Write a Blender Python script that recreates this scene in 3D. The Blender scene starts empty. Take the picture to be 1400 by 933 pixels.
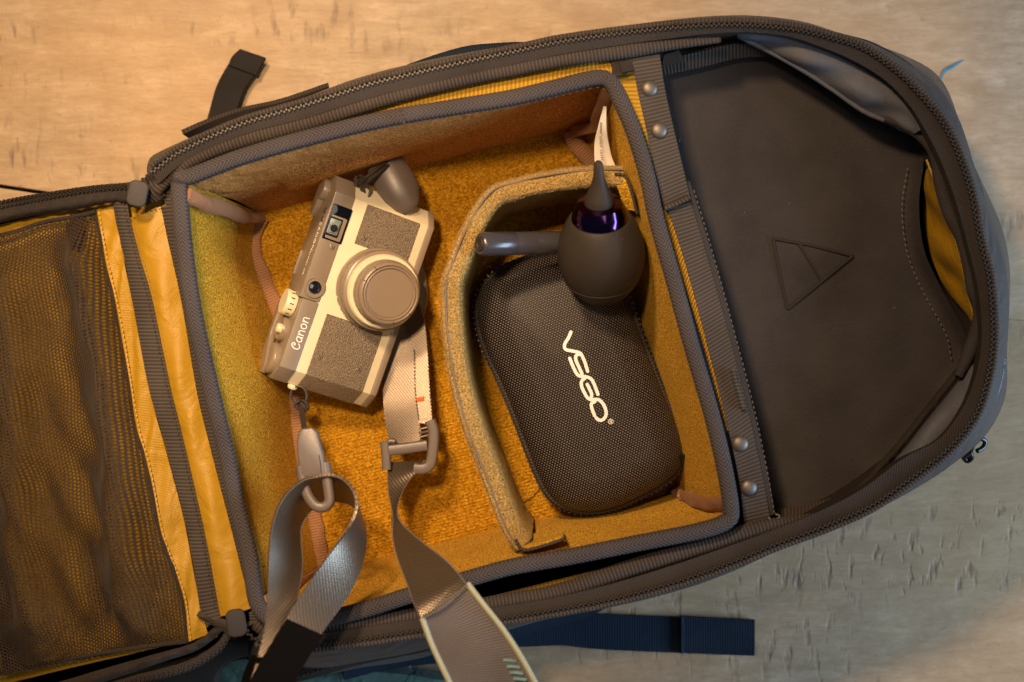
import bpy, bmesh, math, random
import numpy as np
from mathutils import Vector, Matrix
R = math.radians
random.seed(4); RNG = np.random.default_rng(4)
sc = bpy.context.scene
C = sc.collection
H = 0.865                      # camera height above the table, metres
F = 1944.444                   # 50 mm lens on a 36 mm wide sensor, 1400 px wide picture

# ------------------------------------------------------------------ camera
cd = bpy.data.cameras.new('camera'); cam = bpy.data.objects.new('camera', cd); C.objects.link(cam)
cam.location = (0, 0, H); cam.rotation_euler = (0, 0, 0)
cd.lens = 50; cd.sensor_width = 36; cd.clip_start = .01; cd.clip_end = 50
cd.dof.use_dof = True; cd.dof.focus_distance = .775; cd.dof.aperture_fstop = 5.6
sc.camera = cam

# ------------------------------------------------------------------ world (dim room) and lamps
w = bpy.data.worlds.new('World'); sc.world = w; w.use_nodes = True
bg = w.node_tree.nodes['Background']; bg.inputs[0].default_value = (.55, .66, .9, 1); bg.inputs[1].default_value = .045

def area(name, loc, target, size, power, col, sy=None):
    l = bpy.data.lights.new(name, 'AREA'); l.energy = power; l.color = col; l.size = size
    if sy: l.shape = 'RECTANGLE'; l.size_y = sy
    o = bpy.data.objects.new(name, l); C.objects.link(o); o.location = loc
    o.rotation_euler = (Vector(target) - Vector(loc)).to_track_quat('-Z', 'Y').to_euler(); return o
def spot(name, loc, target, power, col, r, ang, blend):
    l = bpy.data.lights.new(name, 'SPOT'); l.energy = power; l.color = col
    l.shadow_soft_size = r; l.spot_size = R(ang); l.spot_blend = blend
    o = bpy.data.objects.new(name, l); C.objects.link(o); o.location = loc
    o.rotation_euler = (Vector(target) - Vector(loc)).to_track_quat('-Z', 'Y').to_euler(); return o
spot('desk_lamp_light', (-.22, .42, .86), (-.10, .07, .03), 35, (1, .66, .37), .05, 72, 1.0)
spot('overhead_lamp_light', (-.13, .19, .97), (-.13, .05, .03), 29, (1, .68, .40), .035, 43, 1.0)
area('window_light', (1.50, -.34, .62), (.1, -.05, .05), .9, 30, (.52, .745, 1), .6)
area('warm_fill_light', (.5, -.2, 1.9), (.3, -.1, 0), .7, 3.4, (1, .86, .68))  # added warm fill from above to lift the shaded side, not a known lamp

sc.view_settings.view_transform = 'Standard'; sc.view_settings.look = 'None'
sc.view_settings.exposure = 0; sc.view_settings.gamma = 1
sc.render.resolution_x = 1024; sc.render.resolution_y = 682

# ------------------------------------------------------------------ geometry helpers
def P(px, py, z): return np.array([(px-700)/F*(H-z), -(py-466.5)/F*(H-z), z])
def W(pts, z=None):
    return np.array([P(p[0], p[1], p[2] if len(p) > 2 else z) for p in pts])
def cr(pts, n, closed=False, even=True):
    p = np.asarray(pts, float); m = len(p)
    if closed: q = np.vstack([p[-1:], p, p[:2]]); segs = m
    else: q = np.vstack([2*p[:1]-p[1:2], p, 2*p[-1:]-p[-2:-1]]); segs = m-1
    k = max(8, 4*n//segs) if even else None
    t = (np.linspace(0, segs, segs*k+1) if even else np.linspace(0, segs, n+1 if closed else n))
    i = np.minimum(t.astype(int), segs-1); u = (t-i)[:, None]
    a, b, c, d = q[i], q[i+1], q[i+2], q[i+3]
    r = .5*((2*b)+(c-a)*u+(2*a-5*b+4*c-d)*u*u+(3*b-a-3*c+d)*u**3)
    if not even: return r[:-1] if closed else r
    L = np.r_[0, np.cumsum(np.linalg.norm(np.diff(r, axis=0), axis=1))]
    s = np.linspace(0, L[-1], n+1 if closed else n)
    o = np.stack([np.interp(s, L, r[:, j]) for j in range(r.shape[1])], 1)
    return o[:-1] if closed else o
def nrm(v): return v/np.maximum(np.linalg.norm(v, axis=-1, keepdims=True), 1e-12)

def mk(name, V, Fc, m, parent=None, uv=None, smooth=True, mats=None):
    me = bpy.data.meshes.new(name)
    me.from_pydata([tuple(map(float, v)) for v in V], [], [tuple(int(i) for i in f) for f in Fc])
    if uv is not None:
        l = me.uv_layers.new(name='UVMap'); idx = np.empty(len(me.loops), int); me.loops.foreach_get('vertex_index', idx)
        l.data.foreach_set('uv', np.asarray(uv, float)[idx].ravel())
    if smooth: me.polygons.foreach_set('use_smooth', [True]*len(me.polygons))
    bm = bmesh.new(); bm.from_mesh(me); bmesh.ops.recalc_face_normals(bm, faces=bm.faces); bm.to_mesh(me); bm.free()
    if smooth: 
        try: me.set_sharp_from_angle(angle=R(45))
        except Exception: pass
    if m: me.materials.append(m)
    o = bpy.data.objects.new(name, me); C.objects.link(o)
    if parent: o.parent = parent
    return o
def tag(o, label=None, cat=None, group=None, kind=None):
    if label: o['label'] = label
    if cat: o['category'] = cat
    if group: o['group'] = group
    if kind: o['kind'] = kind
    return o
def empty(name, label, cat, mat=None):
    o = bpy.data.objects.new(name, None); C.objects.link(o); o.empty_display_size = .02
    if mat is not None: o.matrix_world = mat
    return tag(o, label, cat)

def grid_faces(nu, nv, cu=False, cv=False, off=0):
    f = []
    for i in range(nu if cu else nu-1):
        for j in range(nv if cv else nv-1):
            a = i*nv+j; b = ((i+1) % nu)*nv+j; c = ((i+1) % nu)*nv+(j+1) % nv; d = i*nv+(j+1) % nv
            f.append((a+off, b+off, c+off, d+off))
    return f
def ribbon(name, A, B, m, parent=None, thick=.0015, nu=60, nv=8, disp=None, even=False, closed=False, flip=False):
    """sheet between two world-space edge curves, with real thickness"""
    A = cr(A, nu, closed, even); B = cr(B, nu, closed, even)
    t = np.linspace(0, 1, nv)
    G = A[:, None]*(1-t)[None, :, None]+B[:, None]*t[None, :, None]
    mid = (A+B)/2
    d = np.linalg.norm(np.diff(mid, axis=0), axis=1); L = np.r_[0, np.cumsum(d)]
    wd = np.linalg.norm(B-A, axis=1)
    UV = np.stack([np.repeat(L[:, None], nv, 1), (t[None, :]-.5)*wd[:, None]], -1)
    if closed:
        du = np.roll(G, -1, 0)-np.roll(G, 1, 0)
    else: du = np.gradient(G, axis=0)
    dv = np.gradient(G, axis=1)
    N = nrm(np.cross(du, dv))
    if N[..., 2].mean() < 0: N = -N
    if flip: N = -N
    if disp is not None:
        S = np.repeat(np.linspace(0, 1, nu)[:, None], nv, 1); T = np.repeat(t[None], nu, 0)
        G = G+N*disp(S, T, G)[..., None]
        du = np.gradient(G, axis=0); dv = np.gradient(G, axis=1); N2 = nrm(np.cross(du, dv))
        N2 *= np.sign((N2*N).sum(-1, keepdims=True)+1e-9); N = N2
    G2 = G-N*thick
    V = np.vstack([G.reshape(-1, 3), G2.reshape(-1, 3)]); n = nu*nv
    f = grid_faces(nu, nv, closed)+grid_faces(nu, nv, closed, off=n)
    for i in range(nu if closed else nu-1):
        k = (i+1) % nu
        f.append((i*nv, k*nv, n+k*nv, n+i*nv)); f.append((i*nv+nv-1, k*nv+nv-1, n+k*nv+nv-1, n+i*nv+nv-1))
    if not closed:
        for j in range(nv-1):
            f.append((j, j+1, n+j+1, n+j)); e = (nu-1)*nv; f.append((e+j, e+j+1, n+e+j+1, n+e+j))
    return mk(name, V, f, m, parent, np.vstack([UV.reshape(-1, 2)]*2))
def frames(p, closed, up):
    T = nrm(np.roll(p, -1, 0)-np.roll(p, 1, 0)) if closed else nrm(np.gradient(p, axis=0))
    S = nrm(np.cross(T, np.broadcast_to(np.asarray(up, float), T.shape))); N = np.cross(S, T)
    return T, S, N
def sweep(name, path, sec, m, parent=None, closed=False, n=120, up=(0, 0, 1), even=True, scale=None, wob=None):
    p = cr(path, n, closed, even); T, S, N = frames(p, closed, up)
    sec = np.asarray(sec, float); k = len(sec)
    s = np.ones(n) if scale is None else np.interp(np.linspace(0, 1, n), *scale)
    G = p[:, None]+S[:, None]*(sec[:, 0][None]*s[:, None])[..., None]+N[:, None]*(sec[:, 1][None]*s[:, None])[..., None]
    if wob is not None: G = G+wob(G)
    L = np.r_[0, np.cumsum(np.linalg.norm(np.diff(p, axis=0), axis=1))]
    sl = np.r_[0, np.cumsum(np.linalg.norm(np.diff(sec, axis=0), axis=1))]; sl -= sl[-1]/2
    UV = np.stack([np.repeat(L[:, None], k, 1), np.repeat(sec[:, 0][None], n, 0)], -1)
    f = grid_faces(n, k, closed, True)
    if not closed: f += [tuple(range(k)), tuple((n-1)*k+i for i in range(k))]
    return mk(name, G.reshape(-1, 3), f, m, parent, UV.reshape(-1, 2))
def circ(r, k=12, ry=None, off=(0, 0)): 
    return [(off[0]+r*math.cos(2*math.pi*i/k), off[1]+(ry or r)*math.sin(2*math.pi*i/k)) for i in range(k)]
def rrect(w, h, r, k=4, off=(0, 0)):
    o = []
    for cx, cy, a0 in ((w/2-r, h/2-r, 0), (-w/2+r, h/2-r, 90), (-w/2+r, -h/2+r, 180), (w/2-r, -h/2+r, 270)):
        for i in range(k+1):
            a = R(a0+90*i/k); o.append((cx+r*math.cos(a)+off[0], cy+r*math.sin(a)+off[1]))
    return o
def tube(name, path, r, m, parent=None, closed=False, n=60, k=10, ry=None, scale=None, up=(0, 0, 1)):
    return sweep(name, path, circ(r, k, ry), m, parent, closed, n, up, scale=scale)
def revolve(name, prof, m, parent=None, M=None, k=48):
    """profile (radius, height) round local Z, placed by matrix M"""
    V = []; UV = []
    for i in range(k):
        a = 2*math.pi*i/k
        for r, h in prof: V.append((r*math.cos(a), r*math.sin(a), h)); UV.append((a*.02, h))
    f = grid_faces(k, len(prof), True)
    n = len(prof)
    for e in (0, n-1):
        if prof[e][0] > 1e-6: f.append(tuple(i*n+e for i in range(k)))
    if M is not None: V = [tuple(M @ Vector(v)) for v in V]
    o = mk(name, V, f, m, parent, UV)
    bm = bmesh.new(); bm.from_mesh(o.data); bmesh.ops.remove_doubles(bm, verts=bm.verts, dist=1e-7); bmesh.ops.recalc_face_normals(bm, faces=bm.faces); bm.to_mesh(o.data); bm.free()
    return o
def plate(name, pts, top, bot, m, parent=None, bev=.0008, n=None, closed_curve=False, M=None, seg=2):
    """outline (x, y) extruded between two heights, edges bevelled"""
    if closed_curve: pts = cr([(p[0], p[1]) for p in pts], n or 60, True)
    k = len(pts); V = [(p[0], p[1], top) for p in pts]+[(p[0], p[1], bot) for p in pts]
    f = [tuple(range(k)), tuple(range(2*k-1, k-1, -1))]+[(i, (i+1) % k, k+(i+1) % k, k+i) for i in range(k)]
    bm = bmesh.new(); vs = [bm.verts.new(v) for v in V]
    for q in f: bm.faces.new([vs[i] for i in q])
    bmesh.ops.recalc_face_normals(bm, faces=bm.faces)
    if bev: bmesh.ops.bevel(bm, geom=[e for e in bm.edges if e.calc_face_angle(0) > .5], offset=bev, segments=seg, profile=.6, affect='EDGES')
    if M is not None: bm.transform(M)
    uvl = bm.loops.layers.uv.new('UVMap')
    for fc in bm.faces:
        for l in fc.loops: l[uvl].uv = l.vert.co.xy
    me = bpy.data.meshes.new(name); bm.to_mesh(me); bm.free()
    me.polygons.foreach_set('use_smooth', [True]*len(me.polygons)); me.set_sharp_from_angle(angle=R(30))
    me.materials.append(m); o = bpy.data.objects.new(name, me); C.objects.link(o)
    if parent: o.parent = parent
    return o
def wplate(name, px, z, th, m, parent=None, curve=True, n=80, bev=.0006):
    return plate(name, [tuple(P(a, b, z)[:2]) for a, b in px], z, z-th, m, parent, bev, n, curve)
def boxes(name, items, m, parent=None):
    """items: (centre, axis_x, axis_y, axis_z) half-size vectors -> one mesh of bevel-less small pieces"""
    V = []; f = []
    for c, x, y, z in items:
        b = len(V)
        for sz in (-1, 1):
            k = 1 if sz < 0 else .75
            for sx, sy in ((-1, -1), (1, -1), (1, 1), (-1, 1)): V.append(c+x*sx*k+y*sy*k+z*sz)
        f += [(b, b+3, b+2, b+1), (b+4, b+5, b+6, b+7)]+[(b+i, b+(i+1) % 4, b+4+(i+1) % 4, b+4+i) for i in range(4)]
    return mk(name, V, f, m, parent, smooth=False)
def path_pieces(path, pitch, closed=False, up=(0, 0, 1)):
    p = np.asarray(path, float); q = cr(p, 400, closed)
    L = np.linalg.norm(np.diff(q, axis=0), axis=1).sum(); n = max(3, int(L/pitch))
    q = cr(p, n, closed); return q, *frames(q, closed, up)
def stitches(path, m, parent, pitch=.0022, ln=.0007, r=.00022, name='stitching', lift=.0003):
    q, T, S, N = path_pieces(path, pitch)
    o = boxes(name, [(q[i]+N[i]*lift, T[i]*ln, S[i]*r, N[i]*r) for i in range(len(q))], m, parent); o['kind'] = 'stuff'; return o
def teeth(path, m, parent, pitch=.0013, w=.0007, name='zip_teeth', closed=False):
    q, T, S, N = path_pieces(path, pitch, closed)
    o = boxes(name, [(q[i]+S[i]*(.0004 if i % 2 else -.0004)+N[i]*.0007, T[i]*.00062, S[i]*w, N[i]*.0006) for i in range(len(q))], m, parent); o['kind'] = 'stuff'; return o
def stroke(name, pts, wid, f, m, parent, n=24, h=.00015, closed=False):
    """flat lettering stroke; f maps local (x, y) to a 3-D point and normal"""
    p = cr(pts, n, closed) if len(pts) > 2 else cr(pts, 4)
    n = len(p)
    T = nrm(np.roll(p, -1, 0)-np.roll(p, 1, 0)) if closed else nrm(np.gradient(p, axis=0))
    S = np.stack([-T[:, 1], T[:, 0]], 1)
    L = list(p+S*wid/2); Rr = list(p-S*wid/2)
    if closed:
        V = []; 
        for a, b in zip(L, Rr): V += [f(*a, h), f(*b, h)]
        return V, [(2*i, 2*i+1, (2*i+3) % (2*n), (2*i+2) % (2*n)) for i in range(n)]
    a0 = math.atan2(T[0, 1], T[0, 0]); a1 = math.atan2(T[-1, 1], T[-1, 0])
    cap0 = [p[0]+wid/2*np.array([math.cos(a0+R(90+180*k/6)), math.sin(a0+R(90+180*k/6))]) for k in range(1, 6)]
    cap1 = [p[-1]+wid/2*np.array([math.cos(a1+R(-90+180*k/6)), math.sin(a1+R(-90+180*k/6))]) for k in range(1, 6)]
    V = []; 
    for a, b in zip(L, Rr): V += [f(*a, h), f(*b, h)]
    Fc = [(2*i, 2*i+1, 2*i+3, 2*i+2) for i in range(n-1)]
    b = len(V); V += [f(*q, h) for q in cap0]; Fc.append((0,)+tuple(range(b, b+5))+(1,))
    b = len(V); V += [f(*q, h) for q in cap1]; Fc.append((2*n-1,)+tuple(range(b, b+5))+(2*n-2,))
    return V, Fc
def glyph(name, strokes, wid, f, m, parent, h=.00015):
    V = []; Fc = []
    for k, s in enumerate(strokes):
        cl = False
        if isinstance(s, tuple): s, cl = s
        v, fc = stroke(name, s, wid, f, m, parent, closed=cl, h=h+k*.00001); b = len(V); V += v; Fc += [tuple(i+b for i in q) for q in fc]
    return mk(name, V, Fc, m, parent, smooth=False)

# ------------------------------------------------------------------ material helpers
class NB:
    def __init__(s, name):
        s.m = bpy.data.materials.new(name); s.m.use_nodes = True; s.t = s.m.node_tree; s.bsdf = s.t.nodes['Principled BSDF']; s.out = s.t.nodes['Material Output']
    def n(s, ty, ins=(), **kw):
        nd = s.t.nodes.new(ty)
        for k, v in kw.items(): setattr(nd, k, v)
        for i, v in (ins.items() if isinstance(ins, dict) else enumerate(ins)):
            if v is None: continue
            if isinstance(v, bpy.types.NodeSocket): s.t.links.new(v, nd.inputs[i])
            else: nd.inputs[i].default_value = v
        return nd
    def math(s, op, *a): return s.n('ShaderNodeMath', a, operation=op).outputs[0]
    def uv(s):
        u = s.n('ShaderNodeUVMap', uv_map='UVMap').outputs[0]; x = s.n('ShaderNodeSeparateXYZ', [u]); return x.outputs[0], x.outputs[1]
    def obj(s): return s.n('ShaderNodeTexCoord').outputs['Object']
    def noise(s, scale, detail=2, vec=None, rough=.5, dist=0):
        return s.n('ShaderNodeTexNoise', {'Vector': vec or s.obj(), 'Scale': scale, 'Detail': detail, 'Roughness': rough, 'Distortion': dist}).outputs[0]
    def ramp(s, fac, stops, interp='LINEAR'):
        r = s.n('ShaderNodeValToRGB', [fac]); r.color_ramp.interpolation = interp; e = r.color_ramp.elements
        while len(e) < len(stops): e.new(.5)
        for el, (p, c) in zip(e, stops): el.position = p; el.color = (*c, 1) if len(c) == 3 else c
        return r.outputs[0]
    def mix(s, fac, a, b, bt='MIX'):
        nd = s.t.nodes.new('ShaderNodeMix'); nd.data_type = 'RGBA'; nd.blend_type = bt
        for i, v in ((0, fac), (6, a), (7, b)):
            if isinstance(v, bpy.types.NodeSocket): s.t.links.new(v, nd.inputs[i])
            else: nd.inputs[i].default_value = ((*v, 1) if (isinstance(v, tuple) and len(v) == 3) else v)
        return nd.outputs[2]
    def bump(s, h, dist=.0003, strength=1., prev=None):
        b = s.n('ShaderNodeBump', {'Height': h, 'Distance': dist, 'Strength': strength})
        if prev: s.t.links.new(prev, b.inputs['Normal'])
        return b.outputs[0]
    def set(s, **kw):
        for k, v in kw.items():
            i = s.bsdf.inputs[k.replace('_', ' ')]
            if isinstance(v, bpy.types.NodeSocket): s.t.links.new(v, i)
            else: i.default_value = (*v, 1) if (isinstance(v, tuple) and len(v) == 3) else v
        return s
def plain(name, col, rough=.5, metal=0, spec=.5, grain=0, gs=900, coat=0):
    b = NB(name)
    nz = b.noise(gs if grain else 300, 3)
    c = b.mix(b.noise(60, 3), tuple(x*.88 for x in col), tuple(min(1, x*1.08) for x in col))
    b.set(Base_Color=c, Roughness=rough, Metallic=metal, Specular_IOR_Level=spec, Coat_Weight=coat)
    b.set(Roughness=b.math('ADD', b.math('MULTIPLY', nz, .12), rough-.06))
    if grain: b.set(Normal=b.bump(nz, grain))
    return b.m
def fabric(name, col, hi, pattern='rib', pitch=.0012, rough=.75, sheen=.3, depth=.0003, var=.25, spec=.3, fold=0, vw=.003, sheen_tint=(1, 1, 1)):
    b = NB(name); u, v = b.uv(); k = 2*math.pi/pitch
    if pattern == 'rib': t = b.math('SINE', b.math('MULTIPLY', u, k))
    elif pattern == 'herring': t = b.math('SINE', b.math('MULTIPLY', b.math('ADD', u, b.math('MULTIPLY', b.math('PINGPONG', v, vw), 1.2)), k))
    elif pattern == 'twill': t = b.math('SINE', b.math('MULTIPLY', b.math('ADD', u, v), k))
    elif pattern == 'weave': t = b.math('MULTIPLY', b.math('SINE', b.math('MULTIPLY', u, k)), b.math('SINE', b.math('MULTIPLY', v, k)))
    elif pattern == 'obweave':
        x = b.n('ShaderNodeSeparateXYZ', [b.obj()]); t = b.math('MULTIPLY', b.math('SINE', b.math('MULTIPLY', x.outputs[0], k)), b.math('SINE', b.math('MULTIPLY', x.outputs[1], k)))
    else: t = b.math('SUBTRACT', b.math('MULTIPLY', b.noise(1/pitch, 2), 2), 1)
    h = b.math('ADD', b.math('MULTIPLY', t, .5), .5)
    fz = b.noise(2600, 2); big = b.noise(35, 4)
    h2 = b.math('ADD', b.math('MULTIPLY', h, .75), b.math('MULTIPLY', fz, .5))
    c = b.mix(b.math('MINIMUM', b.math('MAXIMUM', b.math('SUBTRACT', h2, .15), 0), 1), col, hi)
    c = b.mix(var, c, b.mix(big, (.0, .0, .0), tuple(min(1, x*1.9) for x in hi)), 'MIX') if var else c
    nm = b.bump(h2, depth)
    if fold:
        wr = b.noise(42, 4, dist=1.4); nm = b.bump(wr, fold, prev=nm)
    b.set(Base_Color=c, Roughness=rough, Sheen_Weight=sheen*.18, Sheen_Roughness=.35, Specular_IOR_Level=spec*(.4 if rough > .5 else 1), Normal=nm)
    b.set(Sheen_Tint=sheen_tint)
    return b.m
def felt(name, dark, mid, light, rib=0, fold=0, scale=1000):
    b = NB(name); n1 = b.noise(scale, 3, rough=.65); n2 = b.noise(scale*2.1, 1); big = b.noise(30, 5, rough=.65)
    c = b.ramp(n1, [(.36, dark), (.5, mid), (.64, light)])
    c = b.mix(b.ramp(big, [(.40, (.38, .38, .38)), (.62, (0, 0, 0))]), c, tuple(x*.75 for x in mid))
    spark = b.math('GREATER_THAN', n2, .66); c = b.mix(b.math('MULTIPLY', spark, .55), c, tuple(min(1, x*1.5+.08) for x in light))
    h = b.math('ADD', n1, b.math('MULTIPLY', n2, .4))
    nm = b.bump(h, .0011)
    if rib:
        x = b.n('ShaderNodeSeparateXYZ', [b.n('ShaderNodeMapping', {'Vector': b.obj(), 'Rotation': (0, 0, R(-15))}).outputs[0]])
        s = b.math('SINE', b.math('ADD', b.math('MULTIPLY', x.outputs[1], 2*math.pi/rib), b.math('MULTIPLY', n1, 2.5)))
        nm = b.bump(s, .00008, prev=nm); c = b.mix(b.math('MULTIPLY', b.math('ADD', s, 1), .05), c, dark)
    if fold: nm = b.bump(b.noise(24, 2, dist=1.5), fold, prev=nm)
    b.set(Base_Color=c, Roughness=.85, Sheen_Weight=.06, Sheen_Roughness=.3, Sheen_Tint=(1, .75, .4), Specular_IOR_Level=.08, Normal=nm)
    return b.m

TAUPE = (.085, .070, .062)
M = {}
M['felt'] = felt('ochre_felt', (.19, .088, .005), (.52, .265, .016), (.84, .49, .05))
M['felt_div'] = felt('worn_ochre_felt', (.15, .085, .022), (.37, .23, .06), (.58, .40, .14))
M['felt_wall'] = felt('ochre_felt_wall', (.24, .108, .014), (.62, .265, .062), (.92, .47, .16), fold=.006)
M['felt_floor'] = felt('ochre_loop_felt', (.21, .088, .003), (.44, .205, .007), (.66, .34, .02), rib=.0019, scale=760)
M['cord'] = fabric('yellow_ribbed_loop', (.22, .105, .008), (.62, .34, .035), 'rib', .0022, depth=.0006)
M['herring'] = fabric('taupe_herringbone_tape', (.011, .009, .010), (.088, .077, .078), 'herring', .0021, vw=.0034, sheen=.25)
M['rib'] = fabric('taupe_ribbed_tape', (.014, .011, .010), (.085, .069, .059), 'rib', .0019, depth=.0005, sheen=.35)
M['webbing'] = fabric('taupe_webbing', (.018, .015, .013), (.095, .080, .070), 'rib', .0019, depth=.0004, sheen=.3)
M['tape'] = fabric('zip_tape_cloth', (.018, .015, .013), (.060, .050, .044), 'twill', .0018, sheen=.2)
M['furry'] = fabric('brushed_black_tape', (.006, .005, .005), (.055, .046, .040), 'noise', .0012, depth=.0008, sheen=.25)
M['panel'] = fabric('dark_taupe_cloth', (.020, .018, .019), (.056, .050, .050), 'noise', .0011, depth=.0005, sheen=.2, var=.38)
M['lining_dark'] = fabric('dark_cloth_lining', (.014, .011, .009), (.040, .032, .026), 'noise', .001, sheen=.1)
M['shell'] = fabric('navy_coated_nylon', (.010, .012, .016), (.026, .030, .038), 'weave', .0016, rough=.42, sheen=.1, depth=.0001, spec=.5, fold=.0025)
M['flap'] = fabric('slate_blue_coated_nylon', (.07, .072, .088), (.11, .115, .135), 'weave', .001, rough=.55, sheen=.3, depth=.00006, spec=.5, fold=.0013)
M['yellow'] = fabric('yellow_nylon', (.31, .165, .007), (.45, .26, .014), 'weave', .0014, rough=.42, sheen=.1, depth=.00015, spec=.4, fold=.0018, var=.12)
M['tan'] = fabric('tan_bias_tape', (.17, .080, .038), (.36, .185, .095), 'rib', .0016, depth=.00015, sheen=.2, spec=.4, fold=.0015, var=.1)
M['blackweb'] = fabric('black_elastic_webbing', (.008, .007, .008), (.030, .027, .027), 'weave', .0011, depth=.00025, sheen=.2)
M['navyweb'] = fabric('navy_webbing', (.006, .010, .018), (.018, .028, .046), 'rib', .0015, depth=.0002, sheen=.1, spec=.15, rough=.9)
M['zipmetal'] = plain('zip_teeth_bronze', (.045, .038, .032), .48, .4)
M['stitch'] = plain('pale_thread', (.17, .13, .10), .8)
M['ystitch'] = plain('ochre_thread', (.62, .36, .06), .8)
M['dstitch'] = plain('dark_thread', (.05, .04, .035), .8)
M['snap'] = plain('brushed_snap_metal', (.16, .14, .125), .5, .7)
M['pull'] = plain('grey_brown_plastic', (.034, .028, .026), .55, spec=.25, grain=.00003)
M['buckle'] = plain('taupe_plastic', (.125, .100, .088), .38, grain=.00003)
M['black'] = plain('black_plastic', (.012, .012, .014), .3)
M['white'] = plain('white_satin_label', (.80, .76, .72), .6)
M['print'] = plain('white_print', (.85, .83, .83), .6)
M['ink'] = plain('black_ink', (.03, .03, .03), .6)

def fuzz(o, n, ln, m, name='felt_fibres', wd=.00005, zmin=None, up=.3):
    me = o.data; me.calc_loop_triangles(); co = np.empty(len(me.vertices)*3); me.vertices.foreach_get('co', co); co = co.reshape(-1, 3)
    tr_ = np.array([t.vertices[:] for t in me.loop_triangles]); a, b, c = co[tr_[:, 0]], co[tr_[:, 1]], co[tr_[:, 2]]
    nn = np.cross(b-a, c-a); ar = np.linalg.norm(nn, axis=1)
    if zmin is not None: ar = ar*(((a+b+c)/3)[:, 2] > zmin)
    i = RNG.choice(len(ar), n, p=ar/ar.sum()); r1, r2 = RNG.random((2, n)); f_ = r1+r2 > 1; r1[f_] = 1-r1[f_]; r2[f_] = 1-r2[f_]
    p = a[i]+(b-a)[i]*r1[:, None]+(c-a)[i]*r2[:, None]; N_ = nrm(nn[i])
    d = nrm(N_*up+RNG.normal(size=(n, 3))*.55); l = ln*(.4+RNG.random((n, 1)))
    q = nrm(np.cross(d, RNG.normal(size=(n, 3))))*wd
    bend = RNG.normal(size=(n, 3))*ln*.25
    V = np.stack([p-q, p+q, p+d*l*.5+q*.8+bend*.4, p+d*l*.5-q*.8+bend*.4, p+d*l+bend], 1).reshape(-1, 3); k = np.arange(n)[:, None]*5
    me2 = bpy.data.meshes.new(name); me2.from_pydata(V.tolist(), [], (k+[0, 1, 2, 3]).tolist()+(k+[3, 2, 4]).tolist()); me2.materials.append(m)
    h = bpy.data.objects.new(name, me2); C.objects.link(h); h.parent = o.parent; h['kind'] = 'stuff'; return h
M['fib'] = plain('pale_felt_fibre', (.55, .36, .10), .6); M['fib2'] = plain('grey_fibre', (.42, .34, .22), .6)

# ================================================================== SETTING: the table of wide boards
def wood(name, seed):
    b = NB(name); o = b.obj()
    mp = b.n('ShaderNodeMapping', {'Vector': o, 'Location': (seed, seed*.7, 0), 'Rotation': (0, 0, R(4)), 'Scale': (7, 26, 1)}).outputs[0]
    g = b.noise(3.2, 6, mp, .6, .5)
    g2 = b.noise(14, 5, mp, .65, .3)
    c = b.ramp(g, [(.25, (.30, .228, .150)), (.5, (.43, .338, .236)), (.72, (.54, .440, .325))])
    c = b.mix(b.math('MULTIPLY', b.ramp(g2, [(.35, (1, 1, 1)), (.55, (0, 0, 0))]), .22), c, (.22, .145, .09))
    big = b.noise(4.5, 3, o)                                     # broad orange / grey variation of the finish
    fine = b.noise(1, 3, b.n('ShaderNodeMapping', {'Vector': o, 'Rotation': (0, 0, R(3)), 'Scale': (110, 480, 1)}).outputs[0], .6)
    c = b.mix(b.math('MULTIPLY', b.ramp(fine, [(.35, (1, 1, 1)), (.55, (0, 0, 0))]), .28), c, (.24, .175, .12))
    mot = b.noise(38, 5, o, .7)
    c = b.mix(b.math('MULTIPLY', b.ramp(mot, [(.38, (1, 1, 1)), (.6, (0, 0, 0))]), .40), c, (.26, .185, .12))
    c = b.mix(b.math('MULTIPLY', b.ramp(big, [(.42, (0, 0, 0)), (.68, (1, 1, 1))]), .45), c, (.54, .34, .16))
    # saw and wear marks: short upright dashes grouped in bands
    m2 = b.n('ShaderNodeMapping', {'Vector': o, 'Location': (seed*2, 3.3, 0), 'Rotation': (0, 0, R(3)), 'Scale': (165, 50, 1)}).outputs[0]
    d = b.noise(1, 2, m2, .5); band = b.noise(1, 2, b.n('ShaderNodeMapping', {'Vector': o, 'Location': (seed, 1.1, 0), 'Rotation': (0, 0, R(5)), 'Scale': (3.5, 15, 1)}).outputs[0])
    dm = b.math('MULTIPLY', b.ramp(d, [(.56, (0, 0, 0)), (.74, (1, 1, 1))]), b.ramp(band, [(.50, (0, 0, 0)), (.60, (1, 1, 1))]))
    c = b.mix(b.math('MULTIPLY', dm, .65), c, (.13, .10, .085))
    spk = b.ramp(b.noise(150, 3, o, .7), [(.64, (0, 0, 0)), (.72, (1, 1, 1))]); c = b.mix(b.math('MULTIPLY', spk, .35), c, (.17, .11, .07))
    pal = b.ramp(b.noise(40, 4, o, .7), [(.66, (0, 0, 0)), (.74, (1, 1, 1))]); c = b.mix(b.math('MULTIPLY', pal, .35), c, (.42, .43, .46))
    nm = b.bump(b.math('SUBTRACT', g2, b.math('MULTIPLY', dm, 1.2)), .0004)
    b.set(Base_Color=c, Roughness=b.math('ADD', b.math('MULTIPLY', g2, .3), .38), Specular_IOR_Level=.3, Normal=nm); return b.m
table = empty('tabletop', 'worn light brown wooden tabletop of wide boards under the open backpack', 'table')
del table['category']; table['kind'] = 'structure'
wt1, wt2, wt3 = wood('wood_a', 0), wood('wood_b', 5.1), wood('wood_c', 9.7)
def tp(x, y): return tuple(P(x, y, 0)[:2])
s0, s1, s2, s3 = (-900, 145), (0, 253), (556, 336), (2400, 560)
plate('board', [tp(-900, -900), tp(2400, -900), tp(*s3), tp(557, 336), tp(0, 252), tp(-900, 144)], 0, -.03, wt1, table, .0002)
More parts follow.
